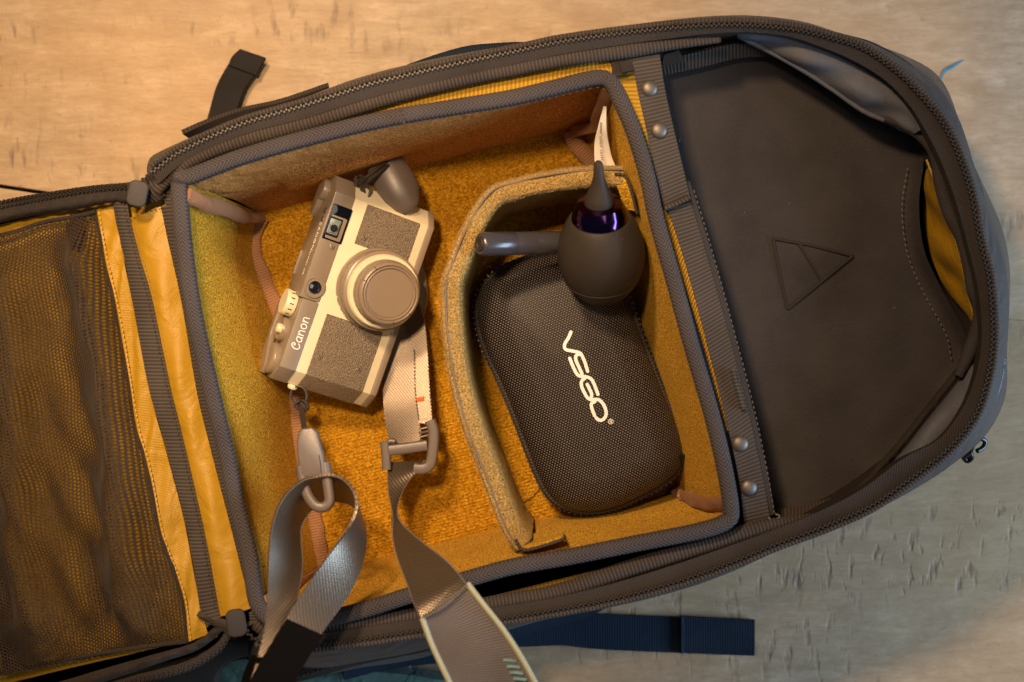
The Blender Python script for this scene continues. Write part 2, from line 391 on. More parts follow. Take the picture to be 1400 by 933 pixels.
plate('board', [tp(-900, 148), tp(0, 257), tp(555, 341), tp(555, 2000), tp(-900, 2000)], -.0005, -.03, wt2, table, .0010)
plate('board', [tp(561, 336.9), tp(2400, 560.4), tp(2400, 2000), tp(561, 2000)], 0, -.03, wt3, table, .0002)
bl = plain('worn_pale_edge', (.5, .5, .48), .6); blue = plain('blue_paint_fleck', (.05, .25, .45), .5)
sweep('worn_edge', [P(559, 850, .0008), P(559, 1000, .0008)], rrect(.0022, .0004, .0001, 1), bl, table, n=6)
sweep('paint_mark', [P(1285, 112, .0003), P(1291, 98, .0003), P(1302, 91, .0003), P(1318, 82, .0003)], rrect(.0016, .0004, .0001, 1), blue, table, n=20, scale=([0, .2, .6, 1], [.3, .8, 1.3, .2]))
plate('under_table_floor', [(-3, -3), (3, -3), (3, 3), (-3, 3)], -.74, -.76, plain('dark_floor', (.08, .06, .05), .8), None, 0)
bpy.data.objects['under_table_floor'].name = 'floor'
tag(bpy.data.objects['floor'], 'dark floor far below the table boards', kind='structure')

# ================================================================== BACKPACK
bag = empty('backpack', 'open dark taupe and navy backpack lying flat on its back with yellow lining', 'backpack')
T = [(209,236),(250,207),(330,171),(420,144),(500,118),(560,103),(640,85),(720,68),(780,56),(900,41),(1000,35),(1080,41),(1129,52),(1180,69),(1225,100),(1257,132),(1283,164),(1302,198),(1318,240),(1328,277),(1338,329),(1350,380),(1355,440),(1354,480),(1347,521),(1331,567),(1299,609),(1257,644),(1193,689),(1129,718),(1064,742),(1000,768),(929,793),(843,817),(760,833),(686,845),(580,861),(500,873),(442,880),(390,883),(350,874)]
S = [(212,218),(244,198),(325,163),(415,136),(497,110),(556,96),(637,77),(718,61),(779,49),(900,34),(1000,29),(1085,34),(1145,46),(1200,60),(1248,86),(1280,112),(1305,148),(1325,190),(1340,230),(1352,275),(1366,325),(1378,380),(1384,440),(1384,490),(1376,535),(1352,578),(1318,618),(1275,653),(1205,690),(1133,722),(1066,747),(1001,774),(931,800),(845,826),(762,846),(688,862),(582,893),(500,910),(432,928),(390,922),(345,905)]
I = [(215,252),(258,217),(336,183),(425,159),(505,134),(565,119),(645,100),(724,83),(784,71),(901,54),(1000,44),(1070,48),(1118,62),(1166,82),(1209,108),(1242,141),(1266,178),(1284,213),(1301,255),(1312,290),(1324,335),(1336,385),(1342,430),(1342,475),(1334,516),(1317,558),(1285,600),(1236,627),(1178,670),(1120,700),(1058,725),(995,748),(925,772),(840,798),(757,818),(684,830),(578,846),(498,858),(442,866),(395,868),(362,858)]
zT, zS = .143, .085
n = 260
def ring(px, z): return cr(W(px, z), n, True, False)
LT = [(346,866,.10),(326,800,.07),(300,690,.07),(272,560,.07),(245,430,.07),(222,310,.07),(212,252,.10)]
rT, rS, rI = ring(T+LT, zT), ring(S+[(x-2, y, .07) for x, y, z in LT], zS), ring(I+[(x+6, y, z) for x, y, z in LT], zT)
def offs(r, d):
    T_ = nrm(np.roll(r, -1, 0)-np.roll(r, 1, 0)); S_ = np.cross(T_, [0, 0, 1.]); return r+S_*d
cen = rT.mean(0)
def shr(r, k, z): q = cen+(r-cen)*k; q[:, 2] = z; return q
sgn = 1 if np.dot(offs(rT, .01)[50]-rT[50], rT[50]-cen) > 0 else -1
o1 = offs(rT, sgn*.004); o1[:, 2] = rT[:, 2]-.003
rings = [offs(rT, sgn*.0015), o1, rS*.45+o1*.55+[0, 0, .006], rS, shr(rS, 1.0, .05), shr(rS, .985, .018), shr(rS, .96, .004), shr(rS, .5, .004)]
G = np.stack(rings, 1); L = np.r_[0, np.cumsum(np.linalg.norm(np.diff(rT, axis=0), axis=1))]
# soft folds in the outer cloth on the head end
th = np.linspace(0, 1, n)
for k, amp in ((2, .0012), (3, .0022), (4, .0022)):
    G[:, k] += np.sin(th*2*math.pi*9+k)[:, None]*(G[:, k]-cen)*[1, 1, 0]*amp*6
UVs = np.stack([np.repeat(L[:, None], len(rings), 1), np.repeat((np.arange(len(rings))*.03)[None], n, 0)], -1)
mk('shell', G.reshape(-1, 3), grid_faces(n, len(rings), True)+[tuple(i*len(rings)+len(rings)-1 for i in range(n))], M['shell'], bag, UVs.reshape(-1, 2))
# tape, teeth, piping along the mouth
oT, oI = cr(W(T, zT), n), cr(W(I, zT), n)
ribbon('zip_tape', oT+[0, 0, .0006], oI+[0, 0, -.001], M['tape'], bag, .0014, n, 5)
teeth(oT+[0, 0, .0008], M['zipmetal'], bag)
sO = 1 if np.dot(np.cross(nrm(np.gradient(oT, axis=0)), [0, 0, 1.])[90], (oT-cen)[90]) > 0 else -1
sweep('outer_piping', oT+np.cross(nrm(np.gradient(oT, axis=0)), [0, 0, 1.])*sO*.0026-[0, 0, .0005], circ(.0016, 8), M['rib'], bag, False, 400)
# black lining dropping from the mouth to the bottom
b1 = offs(rI, sgn*.003); b1[:, 2] = .115; b2 = offs(rI, sgn*.003); b2[:, 2] = .03
Gi = np.stack([rI-[0, 0, .0015], b1, b2], 1)
mk('inner_lining', Gi.reshape(-1, 3), grid_faces(n, 3, True)+[tuple(i*3+2 for i in range(n))], M['lining_dark'], bag, np.zeros((n*3, 2)))
# seam piping low on the head end and second zip low on the near side
sm = [(1145,49),(1200,66),(1262,108),(1300,165),(1330,235),(1352,310),(1366,380),(1371,450),(1367,520),(1340,580),(1290,632)]
sweep('shell_seam', W(sm, .118), circ(.0018, 8, .0016), M['shell'], bag, n=120)
sweep('shell_seam', W([(1235,108),(1262,135),(1290,178),(1318,232),(1338,300),(1352,365),(1360,430),(1358,500)], .134), circ(.0016, 8), M['shell'], bag, n=120)
z2 = W([(392,926,.108),(423,919,.110),(500,898,.112),(589,881,.114),(690,862,.118)])
ribbon('lower_zip_tape', z2+[0, .004, .001], z2-[0, .004, .001], M['tape'], bag, .002, 60, 4)
teeth(z2+[0, 0, .0016], M['zipmetal'], bag, name='lower_zip_teeth')
# ribbed lips inside the mouth
lipT = [(214,262),(232,240),(270,214),(330,192),(420,168),(500,143),(560,126),(640,107),(700,95),(780,80),(860,69),(920,61),(985,55)]
tube('lip_roll', W(lipT, .1385), .0040, M['rib'], bag, n=220, k=14, ry=.0035, scale=([0, .03, .85, 1], [.7, 1, 1, .35]))
lipT2 = [(236,262),(275,232),(330,208),(420,178),(500,153),(560,136),(640,118),(700,105),(780,90),(845,82)]
sweep('lip_tape', W(lipT2, .132), rrect(.0040, .003, .001, 2), M['rib'], bag, n=160)
lipB = [(1165,700),(1100,712),(1030,726),(960,747),(860,778),(760,811),(690,824),(600,840),(500,853),(440,862),(380,866),(350,850)]
tube('lip_roll', W(lipB, .1375), .0046, M['rib'], bag, n=220, k=14, ry=.0036, scale=([0, .15, 1], [.4, 1, 1]))
ribbon('yellow_side_panel', W([(300,232),(420,174),(500,150),(560,134),(640,116),(700,103),(780,88),(838,80)], .134), W([(300,240),(420,188),(500,167),(560,155),(640,141),(700,125),(780,108),(846,99)], .133), M['cord'], bag, .002, 120, 6)
sweep('yellow_panel_edge', W([(560,848),(640,827),(700,812),(760,797),(830,780),(900,762)], .128), rrect(.0022, .006, .0008, 2), M['cord'], bag, n=80)
ribbon('yellow_end_panel', W([(838,84),(858,150),(884,250),(925,360),(962,470),(995,590)], .131), W([(866,80),(886,150),(910,235),(940,330),(975,440),(1005,560)], .129), M['cord'], bag, .002, 60, 5)
for q in ([(835,82),(856,80),(858,102),(838,106)], [(846,84),(863,82),(867,96),(850,100)]):
    wplate('tab', q, .137 if q[0][0] == 835 else .139, .002, M['lining_dark'], bag, False)
ribbon('tab', W([(908,75),(918,72),(928,69)], .131), W([(905,92),(920,88),(936,84)], .125), M['lining_dark'], bag, .0015, 8, 4)

# back panel of the head compartment, with its edging, emblem and pockets
pan = [(880,80),(960,66),(1020,52),(1075,76),(1130,112),(1190,150),(1236,180),(1254,215),(1248,280),(1254,340),(1274,388),(1310,458),(1318,495),(1280,553),(1238,605),(1190,655),(1160,690),(1060,708),(1020,730),(960,600),(900,300)]
zp = .098
A_ = cr(W(pan, zp), 200, True)
c0 = A_.mean(0); rows = []
for k, dz in ((1.0, .012), (.985, .006), (.96, .002), (.92, 0), (.6, -.001), (.2, 0)):
    q = c0+(A_-c0)*k; q[:, 2] = zp+dz; q += np.stack([0*th[:200], 0*th[:200], .0008*np.sin(q[:, 0]*60)*np.cos(q[:, 1]*45)], 1); rows.append(q)
Gp = np.stack(rows, 1); f = grid_faces(200, 6, True)+[tuple(i*6+5 for i in range(200))]
bp = mk('back_panel', Gp.reshape(-1, 3), f, M['panel'], bag, Gp.reshape(-1, 3)[:, :2])
fuzz(bp, 9000, .0009, plain('dark_fibre', (.075, .066, .062), .8), 'cloth_nap', .00006); fuzz(bp, 60, .0018, M['fib2'], 'lint', .00009)
ribbon('panel_edging', W([(900,84),(960,70),(1010,60),(1060,66),(1100,86)], .116), W([(904,104),(960,92),(1010,80),(1056,80),(1096,98)], .109), M['rib'], bag, .002, 60, 6)
ribbon('panel_edging', W([(1050,712),(1100,706),(1170,690),(1210,655)], .116), W([(1047,698),(1100,690),(1160,672),(1196,640)], .109), M['rib'], bag, .002, 60, 6)
stitches(W([(1240,232),(1233,285),(1240,345),(1262,400),(1292,455),(1300,490)], .1015), M['stitch'], bag, .003, .0009, .00025)
# embossed triangle
em = fabric('embossed_edge', (.018, .015, .014), (.045, .038, .035), 'noise', .0007, depth=.0002, sheen=.1)
for q in ([(1057,326),(1110,336),(1166,350)], [(1166,350),(1122,386),(1077,423)], [(1077,423),(1066,375),(1057,326)], [(1093,334),(1108,358),(1123,384)]):
    sweep('emblem_ridge', W(q, .0985), rrect(.0017, .0016, .0005, 2), em, bag, n=12, even=True)

# upper corner flap, rolled pocket mouth, yellow pocket, lower corner flap
fA = [(1008,44),(1070,49),(1117,63),(1164,84),(1207,111),(1239,144),(1256,179)]
fB = [(1010,50),(1058,74),(1100,98),(1140,124),(1180,152),(1214,167),(1249,184)]
ribbon('corner_flap', W(fA, .134), W(fB, .124), M['flap'], bag, .0012, 60, 14, lambda S_, T_, G_: .005*np.sin(math.pi*T_)*np.sin(math.pi*S_)+.0016*np.sin(S_*19+T_*4)*np.sin(math.pi*T_))
tube('flap_hem', W(fB, .1245), .0013, M['flap'], bag, n=60)
gA = [(1345,492),(1333,530),(1306,578),(1262,625),(1208,664),(1164,694)]
gB = [(1336,486),(1310,520),(1278,560),(1240,608),(1198,655),(1162,692)]
ribbon('corner_flap', W(gA, .135), W(gB, .124), M['flap'], bag, .0012, 60, 12, lambda S_, T_, G_: .004*np.sin(math.pi*T_)*np.sin(math.pi*S_)+.0014*np.sin(S_*17)*np.sin(math.pi*T_))
tube('flap_hem', W([(p[0]-6, p[1]-3) for p in gB], .125), .0022, M['lining_dark'], bag, n=60, k=8)
pr = [(1212,162),(1240,172),(1266,190),(1282,214),(1288,250),(1300,290),(1318,325),(1328,362),(1334,398),(1343,425),(1338,455),(1326,485),(1312,515)]
tube('pocket_mouth_roll', W([(x-2, y, z) for (x, y), z in zip(pr, np.linspace(.126, .130, len(pr)))]), .0040, M['panel'], bag, n=120, k=12, scale=([0, .1, .5, .9, 1], [.5, .8, 1, 1, .6]))
ribbon('pocket_lining', W([(1268,218),(1278,245),(1293,290),(1308,330),(1318,370),(1325,405),(1334,440),(1331,462)], .123), W([(1266,222),(1264,262),(1266,305),(1274,345),(1285,375),(1300,402),(1318,432),(1328,460)], .092), M['yellow'], bag, .001, 60, 12, lambda S_, T_, G_: .0016*np.sin(S_*21+3*T_)*np.sin(math.pi*T_))
# zip pull hanging out on the right
zb = [(1318,628,.075),(1326,618,.082),(1332,606,.085),(1340,600,.08),(1347,604,.078),(1344,612,.078),(1336,617,.080)]
tube('zip_pull', W(zb), .0014, M['black'], bag, n=50)
tube('zip_pull', W([(1316,622,.078),(1322,630,.076),(1328,626,.078),(1326,618,.08)]), .0016, M['black'], bag, n=30)

# snap strap across the mouth (two overlapping webbings)
sn = ribbon('snap_strap', W([(864,80),(872,125),(883,175),(894,228),(908,284)], .1365), W([(902,74),(908,118),(918,165),(930,215),(943,268)], .1365), M['webbing'], bag, .0018, 60, 8, lambda S_, T_, G_: .0012*np.sin(math.pi*S_))
sn2 = ribbon('snap_strap', W([(905,265),(925,322),(948,400),(972,490),(994,580),(1010,655),(1018,716)], .1335), W([(938,258),(955,312),(976,385),(1000,472),(1022,560),(1041,645),(1053,708)], .1335), M['webbing'], bag, .0018, 90, 8, lambda S_, T_, G_: .0012*np.sin(math.pi*S_*2)**2)
tube('strap_hem', W([(909,285),(926,278),(943,270)], .137), .0013, M['webbing'], bag, n=16)
tube('strap_hem', W([(1001,505),(1006,525),(1012,545),(1016,560)], .136), .0014, M['webbing'], bag, n=16)
for (x, y, z, par) in ((888,121,.138,sn),(901,178,.139,sn),(1012,607,.1355,sn2),(1024,667,.1355,sn2)):
    c_ = P(x, y, z-.0003)
    revolve('snap', [(0, .0018), (.0014, .0017), (.0027, .0013), (.0037, .0007), (.0042, 0), (.0042, -.001), (0, -.001)], M['snap'], par, Matrix.Translation(Vector(c_)))
stitches(W([(949,262),(966,318),(988,395),(1008,470),(1030,555),(1048,640),(1058,700)], .1338), M['stitch'], bag, .0028)
ribbon('strap_edge_tape', W([(936,248),(955,312),(976,385),(1000,472),(1022,560),(1041,645),(1054,705)], .1325), W([(943,248),(962,310),(984,383),(1007,469),(1029,557),(1048,642),(1060,702)], .1320), M['tape'], bag, .001, 60, 4)
for q in ([(1050,708),(1058,712),(1066,706),(1060,703)], [(1022,716),(1018,728),(1014,740),(1020,730)]):
    tube('loose_thread', W(q, .138), .0004, M['stitch'], bag, n=14, k=6)

# flaps and loose straps on the far side
ribbon('side_flap', W([(250,184),(285,168),(330,152),(385,140),(450,118)], .06), W([(262,192),(290,186),(335,175),(390,160),(452,140)], .05), M['tape'], bag, .003, 40, 5)
ribbon('side_flap', W([(233,206),(262,196),(320,178),(370,162)], .10), W([(240,222),(265,214),(325,190),(372,176)], .10), M['shell'], bag, .002, 40, 5)
tube('carry_handle', W([(560,98,.10),(600,84,.10),(640,73,.10),(680,69,.10),(720,68,.10),(740,74,.09)]), .004, M['navyweb'], bag, n=40, k=10, ry=.002)
es = ribbon('elastic_strap', W([(272,200,.02),(284,160,.014),(296,118,.010),(312,88,.008),(318,78,.008),(327,68,.008)]), W([(318,185,.02),(322,155,.014),(334,122,.010),(350,100,.008),(354,90,.008),(361,80,.008)]), M['blackweb'], bag, .0016, 50, 8)
ribbon('strap_end_fold', W([(312,89,.0105),(317,78,.011),(328,67,.0105)]), W([(350,103,.0105),(355,92,.011),(363,79,.0105)]), M['blackweb'], es, .0032, 12, 8)
# near side: navy strap lying on the table
ns = ribbon('navy_strap', W([(690,852,.012),(735,846,.008),(770,841,.006),(820,840,.004),(930,844,.003),(1031,848,.003)]), W([(690,886,.012),(735,884,.008),(770,883,.006),(820,888,.004),(930,893,.003),(1031,897,.003)]), M['navyweb'], bag, .0018, 60, 8)
ribbon('strap_end_fold', W([(929,843,.0052),(935,843,.0056),(990,846,.0052),(1032,848,.0048)]), W([(929,893,.0052),(935,893,.0056),(990,895,.0052),(1032,897,.0048)]), M['navyweb'], ns, .0021, 30, 8)
tube('strap_seam', W([(933,844,.0058),(934,868,.006),(933,893,.0058)]), .0008, M['navyweb'], ns, n=20)
ribbon('navy_strap', W([(470,905,.05),(540,896,.04),(640,876,.03),(740,846,.022),(790,836,.02),(840,822,.03)]), W([(470,930,.03),(540,914,.02),(640,900,.012),(740,862,.008),(800,844,.012),(842,826,.026)]), M['navyweb'], bag, .0018, 50, 6)
# end wall and harness pad showing dark at the near left corner
wplate('harness_pad', [(60,985),(150,925),(250,885),(335,858),(395,870),(430,905),(418,925),(352,900),(312,908),(294,930),(284,985)], .040, .036, M['lining_dark'], bag, True, 90, .004)

# ------------------------------------------------------------------ the opened lid with its mesh pocket
def lz(x): return .098+.037*min(1, max(0, (x+20)/230))
def LW(pts, dz=0): return np.array([P(x, y, lz(x)+dz) for x, y in pts])
linT = [(-140,345),(-60,330),(0,308),(60,294),(120,280),(160,272),(200,268),(236,276)]
linB = [(-140,960),(-60,948),(0,937),(90,915),(180,894),(250,876),(300,848),(348,832)]
lid = ribbon('lid', LW(linT, -.010), LW(linB, -.010), M['yellow'], bag, .002, 90, 60, lambda S_, T_, G_: .0010*np.sin(T_*40+S_*9)*np.sin(S_*25))
tag(lid, 'open lid with yellow nylon lining under black mesh')
# outer skin of the lid
lo = [(-150,325),(0,292),(60,280),(120,266),(170,255),(200,262),(225,300),(290,560),(345,820),(330,866),(300,885),(240,915),(150,940),(0,975),(-150,1000)]
q1 = cr(LW(lo, -.013), 120, True); q2 = q1.copy(); q2[:, 2] = np.maximum(.02, q2[:, 2]-.05); c1 = q1.mean(0); q3 = c1+(q2-c1)*.97; q3[:, 2] = .006
Gl = np.stack([q1, q2, q3], 1); mk('lid_shell', Gl.reshape(-1, 3), grid_faces(120, 3, True)+[tuple(i*3+2 for i in range(120))], M['shell'], lid, np.zeros((360, 2)))
# mesh pocket
mb = NB('black_mesh_fabric'); u, v = mb.uv(); pt = .0019
vx = mb.n('ShaderNodeCombineXYZ', [mb.math('MULTIPLY', u, 1/pt), mb.math('MULTIPLY', v, 1/(pt*.87)), 0])
row = mb.math('FLOOR', mb.math('MULTIPLY', v, 1/(pt*.87)))
ux = mb.math('ADD', mb.math('MULTIPLY', u, 1/pt), mb.math('MULTIPLY', mb.math('MODULO', mb.math('ABSOLUTE', row), 2.), .5))
fx = mb.math('SUBTRACT', mb.math('FRACT', ux), .5); fy = mb.math('SUBTRACT', mb.math('FRACT', mb.math('MULTIPLY', v, 1/(pt*.87))), .5)
dist = mb.math('SQRT', mb.math('ADD', mb.math('MULTIPLY', fx, fx), mb.math('MULTIPLY', mb.math('MULTIPLY', fy, fy), 1.1)))
hole = mb.math('LESS_THAN', dist, .37)
c = mb.mix(mb.noise(900, 2), (.008, .005, .003), (.075, .048, .028))
mb.set(Base_Color=c, Roughness=.6, Sheen_Weight=.05, Specular_IOR_Level=.15, Normal=mb.bump(dist, .0006))
tr = mb.n('ShaderNodeBsdfTransparent'); mx = mb.n('ShaderNodeMixShader', [hole, mb.bsdf.outputs[0], tr.outputs[0]]); mb.t.links.new(mx.outputs[0], mb.out.inputs[0])
M['mesh'] = mb.m
def mfold(S_, T_, G_):
    z = G_[..., 2]; x = G_[..., 0]/(H-z)*F+700; y = -G_[..., 1]/(H-z)*F+466.5
    t = (y-300)/560
    r1 = 108+105*np.clip(t, 0, 1.1)+14*np.sin(t*5); r2 = -10+75*t+10*np.sin(t*4+1)
    e = np.minimum(1, np.minimum(S_, 1-S_)*9)*np.minimum(1, np.minimum(T_, 1-T_)*14)
    a = .017*np.exp(-((x-r1)/24)**2)+.014*np.exp(-((x-r2)/24)**2)-.004*np.exp(-((x-(r1-58))/20)**2)+.004
    a = a+.0022*np.sin(x*.05+y*.031)*np.sin(y*.023-x*.02)+.0016*np.sin(x*.11-y*.06)*np.clip(t*1.4, 0, 1)
    return a*e
def mshift(x, y): return x
mT = [(-150,352),(-60,338),(0,320),(60,304),(100,296),(131,290)]
mB = [(-150,945),(-60,932),(0,919),(98,900),(180,886),(256,877)]
# columns follow the slanted right edge of the pocket
mR = [(131,290),(142,354),(161,440),(184,579),(200,637),(219,731),(246,807),(256,877)]
mL = [(-150,350),(-146,410),(-140,490),(-130,600),(-120,660),(-110,740),(-100,820),(-95,945)]
NBx = 90; Ra = cr(LW(mR), NBx); La = cr(LW(mL), NBx)
# build from left edge to right edge, with curved top and bottom rows
o = ribbon('mesh_pocket', La+[0, 0, -.004], Ra+[0, 0, -.004], M['mesh'], lid, .0004, NBx, 110, mfold)
tube('mesh_hem', LW(mR, -.004), .0009, M['furry'], lid, n=80, k=8)
tube('mesh_hem', LW([(-95,945),(0,921),(98,901),(180,887),(256,877)], -.003), .0012, M['furry'], lid, n=60, k=8)
tube('mesh_hem', LW([(-150,352),(0,322),(60,304),(100,297),(131,290)], -.003), .0012, M['furry'], lid, n=60, k=8)
sL = [(153,272),(159,306),(169,349),(181,413),(203,530),(223,599),(257,731),(274,835),(284,855)]
sR = [(173,272),(179,306),(190,349),(208,413),(233,530),(250,599),(280,731),(298,830),(304,850)]
ribbon('lining_strip', LW([(131,290),(142,354),(161,440),(184,579),(200,637),(219,731),(246,807),(257,878)], -.004), LW([(158,286),(166,340),(176,390),(206,540),(222,600),(250,705),(268,800),(284,868)], -.006), M['yellow'], lid, .001, 90, 10, lambda S_, T_, G_: .0012*np.sin(S_*46+T_*3)*np.sin(math.pi*T_))
stitches(LW([(136,292),(147,354),(166,440),(189,579),(205,637),(224,731),(251,807),(261,872)], -.0028), M['ystitch'], lid, .0026, .0009, .0003)
ribbon('hinge_webbing', LW(sL, -.001), LW(sR, -.001), M['webbing'], lid, .0022, 90, 8, lambda S_, T_, G_: .0012*np.sin(math.pi*T_))
stitches(LW([(x-5, y) for x, y in sR[:-1]], .0008), M['dstitch'], lid, .0028)
stitches(LW([(x+4, y) for x, y in sR[1:-1]], -.0022), M['stitch'], lid, .0028)
yR = [(220,283),(229,327),(248,413),(268,530),(284,599),(318,731),(343,832)]
yL = [(177,299),(186,335),(206,413),(231,530),(248,599),(278,731),(301,843)]
ribbon('lining_strip', LW(yL, -.003), LW(yR, -.003), M['yellow'], lid, .001, 90, 14, lambda S_, T_, G_: .003*np.sin(math.pi*T_)+.0006*np.sin(S_*38+T_*5)*np.sin(math.pi*T_))
stitches(LW([(179,301),(200,290),(219,286)], -.0005), M['dstitch'], lid, .0022)
ribbon('insert_side_strip', LW(yR, -.004), LW([(240,280),(247,327),(262,413),(286,530),(303,599),(335,731),(358,836)], .004), M['webbing'], lid, .002, 90, 6)
# lid edge: brushed tape, double zip
ribbon('lid_edge_tape', LW([(-140,318),(0,287),(60,276),(110,267),(150,262),(182,262)], .002), LW([(-140,340),(0,305),(60,293),(110,286),(150,278),(182,280)], -.001), M['furry'], lid, .004, 60, 7, lambda S_, T_, G_: .003*np.sin(math.pi*T_)+.0006*np.sin(S_*70))
ribbon('lid_zip_tape', LW([(-140,306),(0,275),(60,264),(124,254),(170,250),(200,246)], -.001), LW([(-140,318),(0,287),(60,276),(124,266),(170,262),(204,258)], 0), M['tape'], lid, .0025, 60, 5)
teeth(LW([(-140,315),(0,284),(75,269),(124,261),(172,257)], .0006), M['zipmetal'], lid)
teeth(LW([(-140,308),(0,277),(75,264),(124,257),(172,253)], .0002), M['zipmetal'], lid)
ribbon('lid_edge_tape', LW([(-60,966),(60,938),(150,912),(221,892),(262,880),(290,862)], .0), LW([(-60,985),(60,956),(150,930),(221,906),(272,888),(306,862)], .001), M['furry'], lid, .004, 60, 7, lambda S_, T_, G_: .003*np.sin(math.pi*T_)+.0006*np.sin(S_*60))
zl = [(120,950),(186,931),(227,922),(264,910),(290,895),(303,884),(312,870),(318,858)]
ribbon('lid_zip_tape', LW([(x-4, y-6) for x, y in zl], -.001), LW([(x+2, y+5) for x, y in zl], -.002), M['tape'], lid, .0025, 60, 5)
teeth(LW(zl, .0003), M['zipmetal'], lid)
# free end of the chain beside the second slider and the corner of the mouth
zc = [(336,855,.142),(340,866,.143),(350,874,.144)]
teeth(W(zc), M['zipmetal'], bag)
ribbon('corner_tape', W([(204,236,.141),(196,250,.139),(186,258,.137)]), W([(226,268,.136),(216,275,.135),(200,280,.134)]), M['rib'], bag, .003, 16, 8, lambda S_, T_, G_: .002*np.sin(math.pi*T_))
teeth(W([(205,239,.1445),(196,246,.143),(190,256,.142)]), M['zipmetal'], bag)
ribbon('corner_tape', W([(268,842,.134),(292,856,.135),(312,868,.135)]), W([(302,846,.136),(322,850,.137),(352,850,.138)]), M['rib'], bag, .003, 20, 8, lambda S_, T_, G_: .002*np.sin(math.pi*T_))
ribbon('corner_tape', W([(340,838,.136),(345,856,.136),(372,880,.136)]), W([(362,836,.137),(385,858,.137),(420,868,.136)]), M['rib'], bag, .003, 20, 6)
ribbon('corner_tape', W([(218,250,.134),(222,268,.133),(232,292,.132)]), W([(240,244,.134),(244,268,.134),(246,292,.134)]), M['rib'], bag, .003, 14, 6)
stitches(LW([(4,800),(12,850),(28,912)], -.001), M['stitch'], lid, .003, .001)
ribbon('lid_edge_strip', LW([(-60,640),(-30,740),(-10,830),(4,925)], 0), LW([(-28,640),(-6,740),(10,830),(30,915)], 0), M['webbing'], lid, .002, 40, 6)
def zslider(cx, cy, z, ang, w_, h_):
    Mx = Matrix.Translation(Vector(P(cx, cy, z))) @ Matrix.Rotation(R(ang), 4, 'Z') @ Matrix.Rotation(R(8), 4, 'Y')
    return plate('zip_slider', rrect(w_, h_, .0034, 5), .0012, -.0018, M['pull'], bag, .0011, M=Mx, seg=3)
zslider(188, 265, .146, -12, .0100, .0132)
zslider(323, 852, .146, 8, .0098, .0140)

# low strip that rounds off the mesh-pocket seam at the left of the frame
ribbon('corner_flap', W([(96,292,.11),(90,310,.109),(96,340,.109)]), W([(116,288,.112),(118,312,.116),(112,345,.112)]), M['mesh'], lid, .0004, 10, 6)

# ================================================================== PADDED INSERT
ins = empty('padded_insert', 'ochre felt lined padded camera insert with grey herringbone rim inside the backpack', 'padded insert')
zr, zf = .146, .030
topR = [(245,246),(262,240),(330,214),(420,188),(500,168),(560,156),(640,143),(700,133),(760,119),(815,106),(836,113)]
rgtR = [(836,113),(850,140),(867,180),(885,240),(898,300),(922,385),(948,480),(966,540),(982,600),(993,650),(1000,695),(996,712)]
botR = [(996,712),(960,726),(860,746),(780,762),(700,776),(648,790),(560,815),(500,834),(440,848),(385,852),(352,828)]
lftR = [(352,828),(340,760),(322,690),(308,620),(296,570),(284,520),(264,430),(252,350),(246,290),(245,246)]
floor_ = {'t': [(356,292),(450,268),(564,231),(680,200),(797,172)], 'r': [(797,172),(830,290),(868,440),(900,560),(925,672)],
          'b': [(925,672),(800,698),(718,713),(600,742),(440,782)], 'l': [(440,782),(420,690),(404,600),(395,500),(372,420),(350,352),(356,292)]}
def wallfold(a, f1, f2, ph):
    return lambda S_, T_, G_: a*np.sin(math.pi*np.clip(T_, 0, 1))*(np.sin(S_*f1+T_*f2+ph)+.5*np.sin(S_*f1*2.3-T_*f2+ph*2))
def wall(rp, fp, m, dsp, nm='wall'):
    A = cr(W(rp, zr-.003), 100); B = cr(W(fp, zf), 100)
    return ribbon(nm, A, B, m, ins, .0025, 100, 36, dsp)
w_ = [wall(topR, floor_['t'], M['felt_wall'], lambda S_, T_, G_: np.sin(math.pi*T_)*(.0022*np.sin(S_*9+T_*5+1)+.0030*np.exp(-((T_-.75+.55*S_)/.09)**2)*(S_ > .15)-.0022*np.exp(-((T_-1.25+.9*S_)/.07)**2)-.0018*np.exp(-((T_-.35-.25*S_)/.06)**2)))]
w_ += [wall(rgtR, floor_['r'], M['felt'], wallfold(.0006, 7, 3, .4))]
w_ += [wall(botR, floor_['b'], M['felt'], wallfold(.0010, 9, 4, 2.2))]
w_ += [wall(lftR, floor_['l'], M['felt'], wallfold(.0008, 6, 3, 1.2))]
for x_ in w_: fuzz(x_, 9000, .0009, M['fib'])
fl = [p for k in 'trbl' for p in floor_[k][:-1]]
fuzz(wplate('floor', [( (x-640)*1.03+640, (y-470)*1.03+470) for x, y in fl], zf+.001, .004, M['felt_floor'], ins, False), 14000, .0011, M['fib'])
# grey binding, one run per side so the corners fold over each other
bind = [(-.0037, -.006), (-.0039, 0), (-.0033, .0012), (-.0018, .0018), (.0018, .0018), (.0033, .0012), (.0039, 0), (.0037, -.006)]
rimall = topR[:-1]+rgtR[:-1]+botR[:-1]+lftR[:-1]
sweep('rim_binding', W(rimall, zr), bind, M['herring'], ins, True, 420)
for q in ([(547,150),(551,160),(553,172)],):
    tube('binding_seam', W(q, zr+.0032), .0006, M['herring'], ins, n=10)
q = cr(W(topR, zr+.0005), 60)+[0, -.0052, 0]
stitches(q[3:-2], M['dstitch'], ins, .0035)
